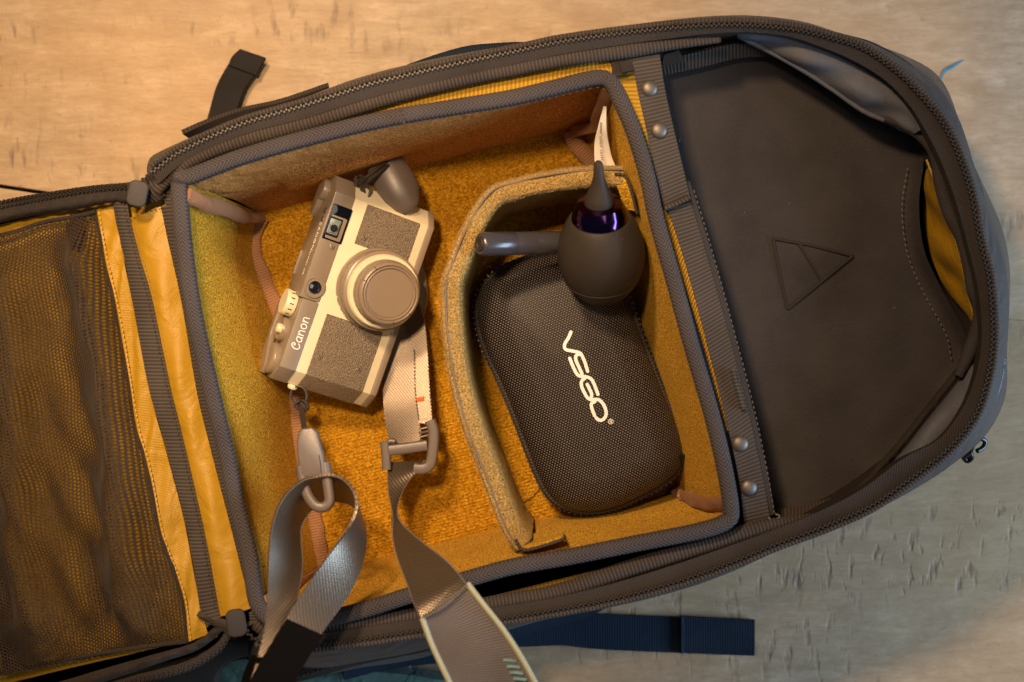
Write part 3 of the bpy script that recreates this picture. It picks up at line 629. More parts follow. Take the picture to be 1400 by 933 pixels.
# dark outside pad wall seen in the gap
outR = np.array([P(x, y, zr) for x, y in cr(rimall, 200, True)])
sg = 1 if np.dot(offs(outR, .01)[20]-outR[20], outR[20]-outR.mean(0)) > 0 else -1
oo = offs(outR, sg*.0046); oo[:, 2] = zr-.004; ob = offs(outR, sg*.001); ob[:, 2] = .03
mk('outer_wall', np.stack([oo, ob], 1).reshape(-1, 3), grid_faces(200, 2, True), M['lining_dark'], ins, np.zeros((400, 2)))
def wr(px, wd, seed):
    return dict()
tan_sec = circ(.0036, 10, .0015)
def tan(pts, sc_=1., up=(0, 0, 1)):
    return sweep('corner_tape', W(pts), [(a*sc_, b*sc_) for a, b in tan_sec], M['tan'], ins, n=90, up=up, wob=lambda G_: np.sin(G_[..., :1]*900+G_[..., 1:2]*700)*.00025)
tan([(256,268,.143),(285,279,.125),(315,289,.095),(340,297,.060),(356,296,.036)], 1.15)
tan([(357,297,.036),(347,320,.034),(347,345,.034),(362,385,.034),(378,420,.034),(388,450,.034),(396,500,.033),(402,550,.033),(409,600,.033),(420,660,.033),(432,720,.033),(441,780,.033)], 1.25)
tan([(833,122,.140),(829,133,.130),(822,150,.11),(812,172,.075),(796,176,.055),(783,180,.045)], 1.05)
tan([(781,180,.042),(786,195,.041),(800,212,.042),(815,232,.042),(830,275,.034),(842,330,.034),(856,390,.034),(872,450,.034),(886,500,.034),(903,560,.034),(918,620,.033),(926,668,.034)], 1.35)
tan([(925,668,.034),(930,677,.05),(942,682,.075),(962,689,.105),(985,690,.130),(998,688,.143)], 1.2)
tube('tape_fold', W([(930,671,.058),(928,678,.060),(932,683,.060)]), .0012, M['tan'], ins, n=12)
tan([(440,782,.034),(410,800,.08),(380,815,.12),(360,825,.142)], 1.1)
# white care label
cl = ribbon('care_label', W([(825,146,.126),(818,172,.118),(813,195,.108),(813,222,.100),(815,245,.095)]), W([(829,146,.126),(829,175,.120),(832,197,.112),(838,220,.104),(849,243,.098)]), M['white'], ins, .0004, 40, 8)
for i in range(22):
    t = i/21; x = 821-4*t+ (t*t)*10; y = 168+t*66; z = .1185-.018*t
    if i % 6 != 5: tube('care_print', W([(x-.5-t*2, y, z+.002), (x+2-t, y+1.2, z+.002)]), .00022, M['ink'], cl, n=3, k=5)

# ------------------------------------------------------------------ divider
dv = empty('padded_divider', 'curved ochre felt divider wrapping round the black zip case inside the insert', 'divider')
zd = .122
dp = [(852,240),(820,240),(780,243),(735,250),(700,259),(682,264),(668,276),(652,300),(635,335),(624,365),(617,385),(616,420),(620,470),(628,520),(640,565),(655,610),(672,652),(690,700),(703,728),(716,745)]
sec = [(-.0055, -.090), (-.0055, -.003), (-.0044, -.0008), (-.0016, 0), (.0016, 0), (.0044, -.0008), (.0055, -.003), (.0055, -.090), (0, -.091)]
pd = cr(W(dp, zd), 160)
# lean outward a little towards the bottom
def lean(G_): return np.stack([(.8-(G_[..., 2])/zd*.8)*.004+0*G_[..., 0], 0*G_[..., 0], .0008*np.sin(G_[..., 0]*140+G_[..., 1]*170)], -1)
fw = sweep('felt_wall', pd, sec, M['felt_div'], dv, n=160, wob=lean)
fuzz(fw, 9000, .0010, M['fib']); fuzz(fw, 14000, .0012, M['fib2'], zmin=zd-.004, up=.8)
T_, S_, N_ = frames(pd, False, (0, 0, 1))
sl = pd+S_*(.0030 if S_[80][0] < 0 else -.0030)+[.0006, 0, .0006]
tube('seam_cord', sl, .0005, M['stitch'], dv, n=160, k=8, ry=.0005)
ribbon('end_flange', W([(712,748,.125),(730,744,.127),(752,738,.127),(771,732,.126)]), W([(712,735,.095),(728,730,.095),(748,724,.095),(765,718,.095)]), M['felt'], dv, .003, 24, 8)
tube('flange_hem', W([(705,738,.123),(712,750,.126),(722,752,.128),(745,746,.128),(768,738,.127),(772,732,.126)]), .0009, M['herring'], dv, n=40)
tube('flange_hem', W([(840,238,.1225),(853,240,.123),(860,252,.122),(866,272,.118),(871,292,.112)]), .0008, M['herring'], dv, n=40)
ribbon('end_flange', W([(838,243,.121),(846,262,.119),(852,285,.112)]), W([(855,240,.122),(863,260,.12),(871,290,.112)]), M['felt'], dv, .003, 20, 6)
wplate('floor_flange', [(648,500),(690,500),(722,600),(739,655),(738,668),(728,680),(708,691),(690,668)], zf+.0032, .002, M['felt_floor'], dv, False, bev=.0008)
stitches(W([(716,600),(733,652),(734,664),(726,675),(709,684)], zf+.0034), M['ystitch'], dv, .0024, .0008, .00028)

# ================================================================== ZIP CASE
case = empty('zip_case', 'black woven hard shell zip case with white lettering standing inside the divider', 'case')
out = [(742,349),(712,357),(682,372),(662,392),(653,420),(656,452),(668,487),(686,525),(703,566),(719,608),(735,648),(752,678),(775,694),(806,700),(840,694),(880,676),(912,657),(930,636),(932,608),(922,573),(905,535),(888,492),(873,452),(858,410),(842,375),(820,353),(785,345)]
zc0 = .062
oc = cr(W(out, zc0), 160, True); cc = oc.mean(0)
kk = 160
Tn = nrm(np.roll(oc, -1, 0)-np.roll(oc, 1, 0)); Sn = np.cross(Tn, [0, 0, 1.]); 
if np.dot(Sn[20], oc[20]-cc) < 0: Sn = -Sn
for _ in range(30): Sn = nrm(Sn+np.roll(Sn, 1, 0)+np.roll(Sn, -1, 0))
prof = []   # (inset, height)
for a in np.linspace(0, 90, 14): prof.append((.021*(1-math.cos(R(a)))**.9, .023*math.sin(R(a))))
rows = [oc-Sn*i+[0, 0, h-0] for i, h in prof]
inner = rows[-1]; ci = inner.mean(0)
for k in (.75, .5, .25, .05): 
    q = ci+(inner-ci)*k; q[:, 2] = inner[:, 2]+.0022*(1-k*k); rows.append(q)
Gc = np.stack(rows, 1); nr = len(rows)
cb = NB('black_woven_ballistic')
mp = cb.n('ShaderNodeMapping', {'Vector': cb.obj(), 'Rotation': (0, 0, R(-24))}); xs = cb.n('ShaderNodeSeparateXYZ', [mp.outputs[0]])
px_, py_ = .00168, .00120
r0 = cb.math('MULTIPLY', xs.outputs[1], 1/py_); rowi = cb.math('FLOOR', r0)
xx = cb.math('ADD', cb.math('MULTIPLY', xs.outputs[0], 1/px_), cb.math('MULTIPLY', cb.math('MODULO', cb.math('ABSOLUTE', rowi), 2.), .5))
a_ = cb.math('SUBTRACT', 1., cb.math('MULTIPLY', cb.math('ABSOLUTE', cb.math('SUBTRACT', cb.math('FRACT', xx), .5)), 2.6))
b_ = cb.math('SUBTRACT', 1., cb.math('MULTIPLY', cb.math('ABSOLUTE', cb.math('SUBTRACT', cb.math('FRACT', r0), .5)), 2.3))
hh = cb.math('MAXIMUM', cb.math('MULTIPLY', a_, b_), 0.)
hs = cb.math('MINIMUM', cb.math('MULTIPLY', hh, 1.9), 1.)
c = cb.mix(hs, (.002, .0015, .0015), cb.mix(cb.noise(1800, 2), (.10, .082, .074), (.34, .285, .255)))
cb.set(Base_Color=c, Roughness=.40, Specular_IOR_Level=.3, Normal=cb.bump(hs, .0007)); M['ballistic'] = cb.m
mk('top_shell', Gc.reshape(-1, 3), grid_faces(kk, nr, True)+[tuple(i*nr+nr-1 for i in range(kk))], M['ballistic'], case, np.zeros((kk*nr, 2)))
lo_ = [oc-Sn*i-[0, 0, h+.004] for i, h in ((0, 0), (.001, .01), (.005, .019), (.014, .0265))]
mk('bottom_shell', np.stack(lo_, 1).reshape(-1, 3), grid_faces(kk, 4, True)+[tuple(i*4+3 for i in range(kk))], M['ballistic'], case, np.zeros((kk*4, 2)))
sweep('zip_band', oc+Sn*.0002-[0, 0, .002], circ(.0022, 8), M['furry'], case, True, 260)
sweep('zip_welt', oc+Sn*.0003+[0, 0, .0008], circ(.0012, 8), M['rib'], case, True, 260)
teeth(oc+Sn*.0018-[0, 0, .0022], M['black'], case, pitch=.0016)
tube('zip_tab', W([(917,640,.062),(922,634,.064),(930,626,.068),(935,622,.07)]), .0011, M['black'], case, n=24)
tube('zip_tab', W([(935,622,.07),(932,632,.067),(925,642,.063),(920,646,.060)]), .0009, M['black'], case, n=24)
# lettering, laid on the crown of the shell
zt = inner[:, 2].mean()+.0012
from mathutils.bvhtree import BVHTree
tree = BVHTree.FromPolygons([tuple(map(float, v)) for v in Gc.reshape(-1, 3)], [tuple(f) for f in grid_faces(kk, nr, True)]+[tuple(i*nr+nr-1 for i in range(kk))])
def onshell(x, y, h):
    c_ = Vector((0, 0, H)); p = P(x, y, zt); d = (Vector(p)-c_).normalized(); hit = tree.ray_cast(c_, d)
    q = hit[0] if hit[0] is not None else Vector(p)
    return np.array(q)+np.array([0, 0, h+.0003])
ox, oy, k_ = 740, 430, 5.49
def zz(pts): return [(ox+a/k_, oy+b/k_) for a, b in pts]
letters = [
 zz([(222,133),(205,175),(175,225),(180,262),(215,272),(265,282),(292,292),(305,310),(325,355),(348,428)]),
 zz([(305,445),(282,395),(262,350),(258,318),(272,302),(292,300)]),
 zz([(213,330),(235,385),(262,440),(285,462),(330,468),(365,478),(385,500),(405,545),(425,600)]),
 zz([(325,482),(302,500),(302,540),(322,585),(345,625),(370,640),(425,638),(455,660),(480,705),(487,750),(472,782),(445,797),(418,785),(412,778)]),
 zz([(345,525),(362,560),(378,600),(372,632)]),
 zz([(402,655),(378,668),(378,700),(400,760)]),
]
glyph('lettering', letters, 4.5, onshell, M['print'], case, .00025)
rg = [(835+3.4*math.cos(a), 576.5+3.4*math.sin(a)) for a in np.linspace(0, 2*math.pi, 14, endpoint=False)]
glyph('registered_mark', [(rg, True), [(834,578.6),(834,574.6),(836,574.8),(836.3,576),(834.4,576.6)], [(835,576.6),(836.4,578.6)]], .7, onshell, M['print'], case, .0003)

# ================================================================== AIR BLOWER
def axis_M(base, tip, roll=0):
    b_, t_ = Vector(base), Vector(tip); z_ = (t_-b_).normalized(); x_ = Vector((1, 0, 0)); x_ = (x_-z_*x_.dot(z_)).normalized(); y_ = z_.cross(x_)
    m = Matrix((x_, y_, z_)).transposed().to_4x4(); m.translation = b_; return m
bc = P(822, 352, .112); btip = P(818, 221, .148)
Mb = axis_M(bc, btip); Lb = float(np.linalg.norm(btip-bc))
blow = empty('air_blower', 'dark brown rubber bulb air blower with shiny purple collar lying on the case', 'blower', Mb)
rub = plain('dark_brown_rubber', (.034, .027, .022), .55, spec=.22, grain=.00002, gs=4000)
Rb = .0232; zb0, zb1 = -.0275, .026
prof = []
for i in range(40):
    t = i/39; a = math.pi*t
    z = zb0+(zb1+.010-zb0)*(1-math.cos(a))/2
    r = Rb*math.sin(a)**.92*(1-.16*(z-zb0-.02)/.03 if z > -.006 else 1.)
    if z > zb1: break
    r = Rb*(math.sin(a)**.95)*(1.0 if t < .45 else 1-.30*((t-.45)/.55)**1.5)
    prof.append((max(r, 0), z))
rc = prof[-1][0]
prof += [(rc-.0006, prof[-1][1]+.0006), (rc-.002, prof[-1][1]+.0006)]
revolve('bulb', prof, rub, blow, k=72)
fuzz(bpy.data.objects['bulb'], 60, .0006, M['fib2'], 'dust', .00009, up=.1)
iz = -.012; ir = np.interp(iz, [p[1] for p in prof], [p[0] for p in prof])
revolve('bulb_seam', [(ir-.0005, iz-.0008), (ir+.00030, iz-.0003), (ir+.00036, iz), (ir+.0003, iz+.0003), (ir-.0005, iz+.0008)], rub, blow, k=72)
zc1 = prof[-1][1]
purp = plain('purple_anodised_metal', (.11, .045, .16), .12, 1.0)
revolve('collar', [(rc-.0012, zc1-.002), (rc-.0014, zc1+.001), (rc-.0026, zc1+.0045), (rc-.0046, zc1+.0085), (.0052, zc1+.0095), (0, zc1+.0095)], purp, blow, k=64)
zn = zc1+.009
revolve('nozzle', [(.0048, zn-.001), (.0078, zn), (.0080, zn+.0012), (.0066, zn+.005), (.0044, zn+.010), (.0030, zn+.0155), (.0022, Lb-.001), (.0013, Lb), (.0008, Lb-.0005), (0, Lb-.0006)], rub, blow, k=40)

# ================================================================== MARKER / PEN
p0, p1 = P(655, 334, .128), P(800, 331, .098)
Mp = axis_M(p0, p1); Lp = float(np.linalg.norm(p1-p0))
pen = empty('lens_pen', 'dark grey round cleaning pen propped on the divider behind the blower', 'pen', Mp)
penm = plain('dark_grey_gloss_plastic', (.045, .043, .05), .24, spec=.6)
revolve('cap', [(0, .0012), (.0030, .0010), (.0042, .0004), (.0052, .0002), (.0060, .0010), (.0063, .0024), (.0063, .0198), (.0060, .0204)], penm, pen, k=40)
revolve('cap_end', [(0, .0006), (.0022, .0004), (.0026, -.0002), (.0036, -.0002), (.0040, .0006), (.0040, .002)], M['pull'], pen, k=32)
revolve('barrel', [(.0058, .0200), (.0061, .0206), (.0061, Lp), (.0055, Lp+.001), (0, Lp+.001)], penm, pen, k=40)

# ================================================================== CAMERA
tilt = R(24)
o0 = P(487, 404, .077); X_ = nrm(np.array([.327, .945, 0])); Yh = np.array([-X_[1], X_[0], 0])
Y_ = Yh*math.cos(tilt)+np.array([0, 0, math.sin(tilt)]); Z_ = np.cross(X_, Y_)
Mc = Matrix((Vector(X_), Vector(Y_), Vector(Z_))).transposed().to_4x4(); Mc.translation = Vector(o0)
kam = empty('compact_camera', 'taupe and cream compact camera with pebbled panels and capped lens', 'camera', Mc)
mm = .001
tp_ = plain('taupe_satin_enamel', (.25, .20, .148), .30, spec=.5, grain=.00001, gs=3000)
cream = plain('cream_satin_enamel', (.72, .65, .46), .32, spec=.5, grain=.00001, gs=3000)
lb = NB('pebbled_taupe_leatherette')
lm = lb.n('ShaderNodeMapping', {'Vector': lb.obj(), 'Scale': (1, 1.7, 1), 'Rotation': (0, 0, R(20))}).outputs[0]
v1 = lb.n('ShaderNodeTexVoronoi', {'Vector': lm, 'Scale': 1150., 'Randomness': 1.}, feature='SMOOTH_F1').outputs[0]; v2 = lb.noise(1500, 2, lm)
lh = lb.math('SUBTRACT', lb.math('MULTIPLY', v2, .7), lb.math('MULTIPLY', v1, .9))
lb.set(Base_Color=lb.mix(lb.ramp(v1, [(.15, (0, 0, 0)), (.55, (1, 1, 1))]), (.33, .27, .20), (.20, .16, .118)), Roughness=.36, Specular_IOR_Level=.55, Normal=lb.bump(lh, .0013)); M['leather'] = lb.m  # pebble edges shaded darker in the colour, backing up the weak bump
def prismY(name, prof, y0, y1, m, bev=.0005, parent=None):
    """XZ profile in mm extruded along the camera's height axis"""
    Mx = Matrix(((1, 0, 0, 0), (0, 0, 1, 0), (0, 1, 0, 0), (0, 0, 0, 1)))
    return plate(name, [(x*mm, z*mm) for x, z in prof], y1*mm, y0*mm, m, parent or kam, bev, M=Mx)
def bodyprof(g=0, back=-28): return [(-58.7-g, back), (-58.7-g, -9), (-50, g), (50, g), (58.7+g, -9), (58.7+g, back)]
prismY('body', bodyprof(-.3, -28), -29.5, 20, cream, .0006)
prismY('bottom_plate', bodyprof(0, -28.3), -30.6, -26.4, tp_, .0009)
lx, ly = 6.8, -9.3
prismY('leatherette', [(-58.95, -27), (-58.95, -9.1), (-50.1, .35), (lx-21.5, .35), (lx-21.5, -1), (-49, -1), (-57.6, -10), (-57.6, -27)], -21.8, 12.3, M['leather'], .0003)
prismY('leatherette', [(lx+20, .35), (49.0, .35), (56.2, -7.2), (56.2, -9.5), (48, -1), (lx+20, -1)], -21.8, 10.8, M['leather'], .0003)
# top plate: full height on the viewfinder side, lower deck under the dials
prismY('top_plate', [(-10.6, -28.3), (-10.6, .25), (50.1, .25), (58.9, -9), (58.9, -28.3)], 18.4, 30.4, tp_, .0009)
prismY('top_plate', [(-58.9, -28.3), (-58.9, -9), (-50.1, .25), (-10.65, .25), (-10.65, -28.3)], 18.4, 28.2, tp_, .0009)
cyl = lambda nm, x, z, y0, prof, m, par=None, k=40: revolve(nm, prof, m, par or kam, Matrix.Translation((x*mm, y0*mm, z*mm)) @ Matrix.Rotation(R(-90), 4, 'X'), k)
d = cyl('shutter_dial', -16, -13, 28.2, [(0, 6.4*mm), (.0068, 6.4*mm), (.0074, 5.8*mm), (.0074, .4*mm), (.0066, 0), (0, 0)], cream)
for i in range(14):
    a = 2*math.pi*i/14
    q = plate('dial_mark', [(-.0003, -.0011), (.0003, -.0011), (.0003, .0011), (-.0003, .0011)], .0001, -.0001, M['ink'], d, 0,
              M=Matrix.Translation((-16*mm, 31.4*mm, -13*mm)) @ Matrix.Rotation(a, 4, 'Y') @ Matrix.Translation((0, 0, .00745)))
cyl('shutter_ring', -31, -13, 28.2, [(0, 2.2*mm), (.0040, 2.6*mm), (.0062, 3.4*mm), (.0068, 2.6*mm), (.0068, 0), (0, 0)], tp_)
cyl('shutter_button', -31, -13, 30, [(0, 3.6*mm), (.0022, 3.3*mm), (.0027, 2.6*mm), (.0027, 0), (0, 0)], cream)
cyl('frame_counter', -48, -14, 28.2, [(0, 3.8*mm), (.0070, 3.8*mm), (.0086, 3.0*mm), (.0090, 2.0*mm), (.0090, 0), (0, 0)], tp_)
prismY('winding_lever', [(-57, -24), (-50, -27.5), (-20, -27.5), (-10.8, -26), (-12, -22), (-22, -21.5), (-36, -22), (-44, -17), (-52, -12), (-57.5, -14)], 30.2, 33.2, tp_, .0008)
prismY('rewind_crank_housing', [(56, -27.5), (36, -27.5), (34, -24), (38, -20), (40, -19), (56, -17)], 29.5, 33.5, tp_, .001)
cyl('rewind_knob', 50, -19, 30, [(0, 4.0*mm), (.0055, 3.8*mm), (.0062, 3.0*mm), (.0062, 0), (0, 0)], tp_)
for x in (33, 38):
    cyl('top_screw', x+.5, -6.5, 30.2, [(0, .8*mm), (.0015, .7*mm), (.0019, .3*mm), (.0019, 0), (0, 0)], M['snap'])
prismY('accessory_shoe', [(0, -26), (14, -26), (14, -23.8), (0, -23.8)], 30.2, 31.6, tp_, .0003)
# strap lugs
for s in (-1, 1):
    revolve('strap_lug', [(0, 0), (.0024, 0), (.0028, .0006), (.0028, .0016), (.0022, .0026), (0, .0028)], cream, kam, Matrix.Translation((s*58.4*mm, 14.6*mm, -9.5*mm)) @ Matrix.Rotation(R(90*s), 4, 'Y'), 24)
# bezel and glass of the viewfinder
def fbox(nm, x0, x1, y0, y1, z0, z1, m, par=None, bev=.0003, r=.0005):
    return plate(nm, [((x0+x1)/2*mm+a, (y0+y1)/2*mm+b) for a, b in rrect((x1-x0)*mm, (y1-y0)*mm, r, 3)], z1*mm, z0*mm, m, par or kam, bev)
glass = plain('black_window_gloss', (.004, .005, .008), .06, spec=.8)
vf = fbox('viewfinder', 23.6, 43.6, 17.9, 29.4, .2, .42, glass)
fbox('viewfinder_frame', 24.4, 37.6, 19.0, 28.0, .3, 1.0, tp_, vf)
fbox('viewfinder_bezel', 26.0, 36.6, 21.2, 28.9, .9, 1.25, M['black'], vf)
vg = NB('coated_viewfinder_glass'); vg.set(Base_Color=vg.mix(vg.noise(260, 2), (.05, .07, .08), (.42, .50, .50)), Roughness=.08, Specular_IOR_Level=1.0, Coat_Weight=1.)
gl = fbox('viewfinder_glass', 27.2, 35.6, 22.0, 28.2, 1.2, 1.4, vg.m, vf, .0002)
revolve('eyepiece_reflection_mask', [(0, .0002), (.0021, .0002), (.0021, 0)], M['black'], vf, Matrix.Translation((30.6*mm, 24.8*mm, 1.4*mm)), 24)
bpy.data.objects['eyepiece_reflection_mask'].name = 'viewfinder_aperture'
tube('frame_highlight', [np.array((27.9, y, 1.5))*mm for y in (22.6, 24.5, 26.6)], .00025, M['snap'], vf, n=6, k=6)
tube('frame_highlight', [np.array((x, 22.5, 1.5))*mm for x in (29, 31.5, 34.6)], .0002, M['snap'], vf, n=6, k=6)
rw = revolve('rangefinder_window', [(.0062, .0002), (.0062, .0006), (.0058, .0010), (.0050, .0010), (.0048, .0006), (.0038, .0006), (.0036, .0010), (.0033, .0010), (.0030, .0002), (0, .0002)], tp_, kam, Matrix.Translation((-3.2*mm, 24*mm, 0)), 48)
revolve('window_glass', [(0, .0007), (.0015, .0006), (.0029, .0003), (.0029, 0)], plain('blue_black_glass', (.008, .010, .022), .05, spec=1., coat=1), rw, Matrix.Translation((-3.2*mm, 24*mm, .0001)), 40)
revolve('window_ring', [(.0029, .0003), (.0029, .0011), (.0035, .0011), (.0036, .0003)], M['black'], rw, Matrix.Translation((-3.2*mm, 24*mm, .0001)), 40)
def screw(x, y, z, r, m):
    s_ = revolve('screw', [(0, r*.35), (r*.6, r*.32), (r*.95, r*.12), (r, 0), (r, -.0003)], m, kam, Matrix.Translation((x*mm, y*mm, z*mm)), 24)
    plate('screw_slot', [(-r*.8, -r*.12), (r*.8, -r*.12), (r*.8, r*.12), (-r*.8, r*.12)], r*.37, r*.2, M['ink'], s_, 0, M=Matrix.Translation((x*mm, y*mm, z*mm)) @ Matrix.Rotation(R(35), 4, 'Z'))
screw(21, 22.2, .3, .0017, tp_)
for x, y in ((31.5, 6.5), (28.5, -17.2), (-38.5, 8.3), (-38.5, -15.6)): screw(x, y, .45, .0016, M['leather'])
# lens
Ml = Matrix.Translation((lx*mm, ly*mm, 0))
revolve('mount_ring', [(.0200, .0003), (.0228, .0003), (.0230, .0012), (.0230, .0042), (.0226, .0048), (.0205, .0048)], tp_, kam, Ml, 96)
kn = []
for i in range(180):
    a = 2*math.pi*i/180; ca, sa = math.cos(a), math.sin(a); c_ = np.array([lx*mm+.02195*ca, ly*mm+.02195*sa, .0088])
    kn.append((c_, np.array([-sa, ca, 0])*.00022, np.array([0, 0, .0032]), np.array([ca, sa, 0])*.0003))
lens = revolve('lens_barrel', [(.0205, .0046), (.0220, .0048), (.0220, .0126), (.0212, .0132), (.0188, .0134)], tp_, kam, Ml, 96)
o = boxes('knurling', kn, tp_, lens); o['kind'] = 'stuff'
cr_ring = revolve('cream_ring', [(.0190, .0130), (.0203, .0132), (.0206, .0136), (.0206, .0160), (.0198, .0172), (.0176, .0174)], cream, lens, Ml, 96)
for i in range(26):
    a = R(150+i*8.2); ca, sa = math.cos(a), math.sin(a)
    tube('ring_mark', [np.array([lx*mm+.02068*ca, ly*mm+.02068*sa, .0141]), np.array([lx*mm+.0206*ca, ly*mm+.0206*sa, .0158])], .00012, M['ink'], cr_ring, n=2, k=5)
revolve('front_barrel', [(.0176, .0168), (.0180, .0175), (.0180, .0205), (.0174, .0215), (.0170, .0216), (.0170, .0225), (.0172, .0232)], tp_, lens, Ml, 96)
cap = revolve('lens_cap', [(.0172, .0222), (.0174, .0230), (.0172, .0256), (.0166, .0266), (.0156, .0270), (.0152, .0268), (.0150, .0262), (.0148, .0262), (.0146, .0268), (.0140, .0270), (.0136, .0266), (.0134, .0261), (.0131, .0261), (.0129, .0265), (0, .0266)], plain('taupe_cap_plastic', (.25, .19, .14), .36, grain=.00006, gs=1400), kam, Ml, 96)
for a in (68, 100, 225, 262):
    ca, sa = math.cos(R(a-18)), math.sin(R(a-18))
    tube('cap_groove', [np.array([lx*mm+r_*ca, ly*mm+r_*sa, .02705 if r_ < .0167 else .0262]) for r_ in (.0152, .0162, .0172)], .00022, M['dstitch'], cap, n=5, k=5)

# lettering on the camera: script-like maker's name built of strokes, top plate words
def onfront(x, y, h): return np.array([x*mm, y*mm, .25*mm+h])
def txt(word, x0, y0, ht, m=M['print'], par=kam):
    """each glyph in a unit box: lowercase rounded strokes"""
    g = {'C': ([[(.95, 1.02), (1.0, 1.3), (.72, 1.5), (.35, 1.32), (.05, .80), (.08, .25), (.42, -.02), (.82, .12), (1.02, .36)], [(.95, 1.02), (.72, .92), (.62, 1.08)]], 1.35),
         'a': ([[(.85, .95), (.45, 1.02), (.10, .72), (.06, .30), (.30, .0), (.62, .12), (.86, .55)], [(.90, 1.0), (.86, .5), (.90, 0)]], 1.22),
         'n': ([[(.08, 1.0), (.10, .5), (.08, 0)], [(.10, .55), (.32, .92), (.62, 1.0), (.82, .75), (.82, .35), (.86, 0)]], 1.20),
         'o': ([([(.48, 1.0), (.14, .80), (.06, .42), (.22, .06), (.52, 0), (.82, .2), (.9, .6), (.76, .92)], True)], 1.22)}
    S__ = []; x = x0
    for ch in word:
        ss, adv = g[ch]
        for s in ss:
            cl = isinstance(s, tuple)
            pts = [(x+a*ht, y0+b*ht) for a, b in (s[0] if cl else s)]; S__.append((pts, True) if cl else pts)
        x += adv*ht
    return glyph('maker_name', S__, .62, onfront, m, par, .00012)
txt('Canon', -38.6, 21.0, 3.1)
def ftext(name, body, size, Mx, m, par, sp=1.0):
    cu = bpy.data.curves.new(name, 'FONT'); cu.body = body; cu.size = size; cu.extrude = .00006; cu.align_x = 'CENTER'; cu.align_y = 'CENTER'; cu.space_character = sp
    t = bpy.data.objects.new(name, cu); C.objects.link(t); bpy.context.view_layer.update()
    me = bpy.data.meshes.new_from_object(t.evaluated_get(bpy.context.evaluated_depsgraph_get())); bpy.data.objects.remove(t); me.transform(Mx); me.materials.append(m)
    o = bpy.data.objects.new(name, me); C.objects.link(o); o.parent = par; return o
# reads upright for somebody behind the camera, so it runs the other way
Mt = lambda x, z: Matrix.Translation((x*mm, 30.5*mm, z*mm)) @ Matrix(((-1, 0, 0, 0), (0, 0, 1, 0), (0, 1, 0, 0), (0, 0, 0, 1)))
ftext('top_lettering', 'CANON', .0044, Mt(24, -7.2), M['print'], kam, 1.1)
ftext('top_lettering', 'CAMERA INC.', .0021, Mt(8, -8), M['print'], kam, 1.15)
for i, s in enumerate(['.8', '1.2', '1.5', '2', '3', '5', '10']):
    a = R(118+i*13); ftext('distance_scale', s, .0024, Ml @ Matrix.Rotation(a, 4, 'Z') @ Matrix.Translation((.02305, 0, .0026)) @ Matrix.Rotation(R(90), 4, 'Z') @ Matrix.Rotation(R(90), 4, 'X'), plain('yellow_print', (.8, .65, .1), .6) if i in (3,) else M['print'], kam)

# ================================================================== CAMERA STRAP
strap = empty('camera_strap', 'shiny taupe woven camera strap looping out of the insert over the rim', 'camera strap')
wb = NB('shiny_taupe_nylon_webbing'); u, v = wb.uv()
t1 = wb.math('MULTIPLY', wb.math('SINE', wb.math('MULTIPLY', u, 2*math.pi/.0016)), wb.math('SINE', wb.math('MULTIPLY', wb.math('ADD', v, wb.math('MULTIPLY', u, .35)), 2*math.pi/.0018)))
hh = wb.math('ADD', wb.math('MULTIPLY', t1, .4), wb.math('MULTIPLY', wb.noise(1500, 2), .6))
wb.set(Base_Color=wb.mix(hh, (.095, .073, .053), (.30, .24, .182)), Roughness=.34, Metallic=.75, Specular_IOR_Level=.9, Sheen_Weight=.0, Normal=wb.bump(hh, .00012)); M['satin'] = wb.m
M['satin_dull'] = fabric('ribbed_taupe_pad', (.045, .040, .041), (.155, .135, .135), 'rib', .0013, rough=.5, sheen=.3, depth=.0003)
A = [(328,975,.186),(338,945,.186),(352,900,.182),(364,850,.178),(367,810,.176),(368,770,.172),(372,725,.166),(383,690,.157),(400,668,.150),(416,657,.146),(432,653,.144),(452,651,.143),(468,656,.145),(480,668,.149),(486,684,.153),(484,702,.157),(472,726,.160),(448,760,.166),(420,800,.174),(390,848,.182),(362,900,.188),(330,960,.192)]
B = [(392,985,.184),(396,950,.184),(402,905,.180),(404,860,.174),(408,815,.170),(414,775,.160),(412,745,.150),(412,722,.140),(420,706,.130),(428,696,.122),(440,689,.116),(456,686,.112),(470,688,.112),(480,692,.115),(490,702,.120),(497,722,.130),(498,746,.142),(490,784,.156),(470,824,.168),(440,866,.178),(412,915,.186),(384,975,.190)]
w1 = ribbon('webbing_loop', W(A), W(B), M['satin'], strap, .0013, 240, 10)
tag(w1, 'shiny webbing doubled back through the quick connector')
for e in (A, B): stitches(W(e[:-4]), M['stitch'], w1, .0013, .00035, .00038, 'selvedge', .0)
dk = plain('dark_brown_sleeve', (.0035, .0028, .0026), .8, spec=.05, grain=.00005)
ribbon('sleeve', W([(393,846,.184),(376,872,.186),(352,912,.190),(325,965,.193)])+[0, 0, .0012], W([(443,868,.181),(426,893,.184),(405,930,.188),(380,985,.192)])+[0, 0, .0012], dk, strap, .0034, 30, 8)
ribbon('sleeve', W([(344,900,.184),(330,930,.182),(318,975,.182)]), W([(392,900,.180),(386,935,.180),(378,985,.180)]), dk, strap, .0034, 20, 6)
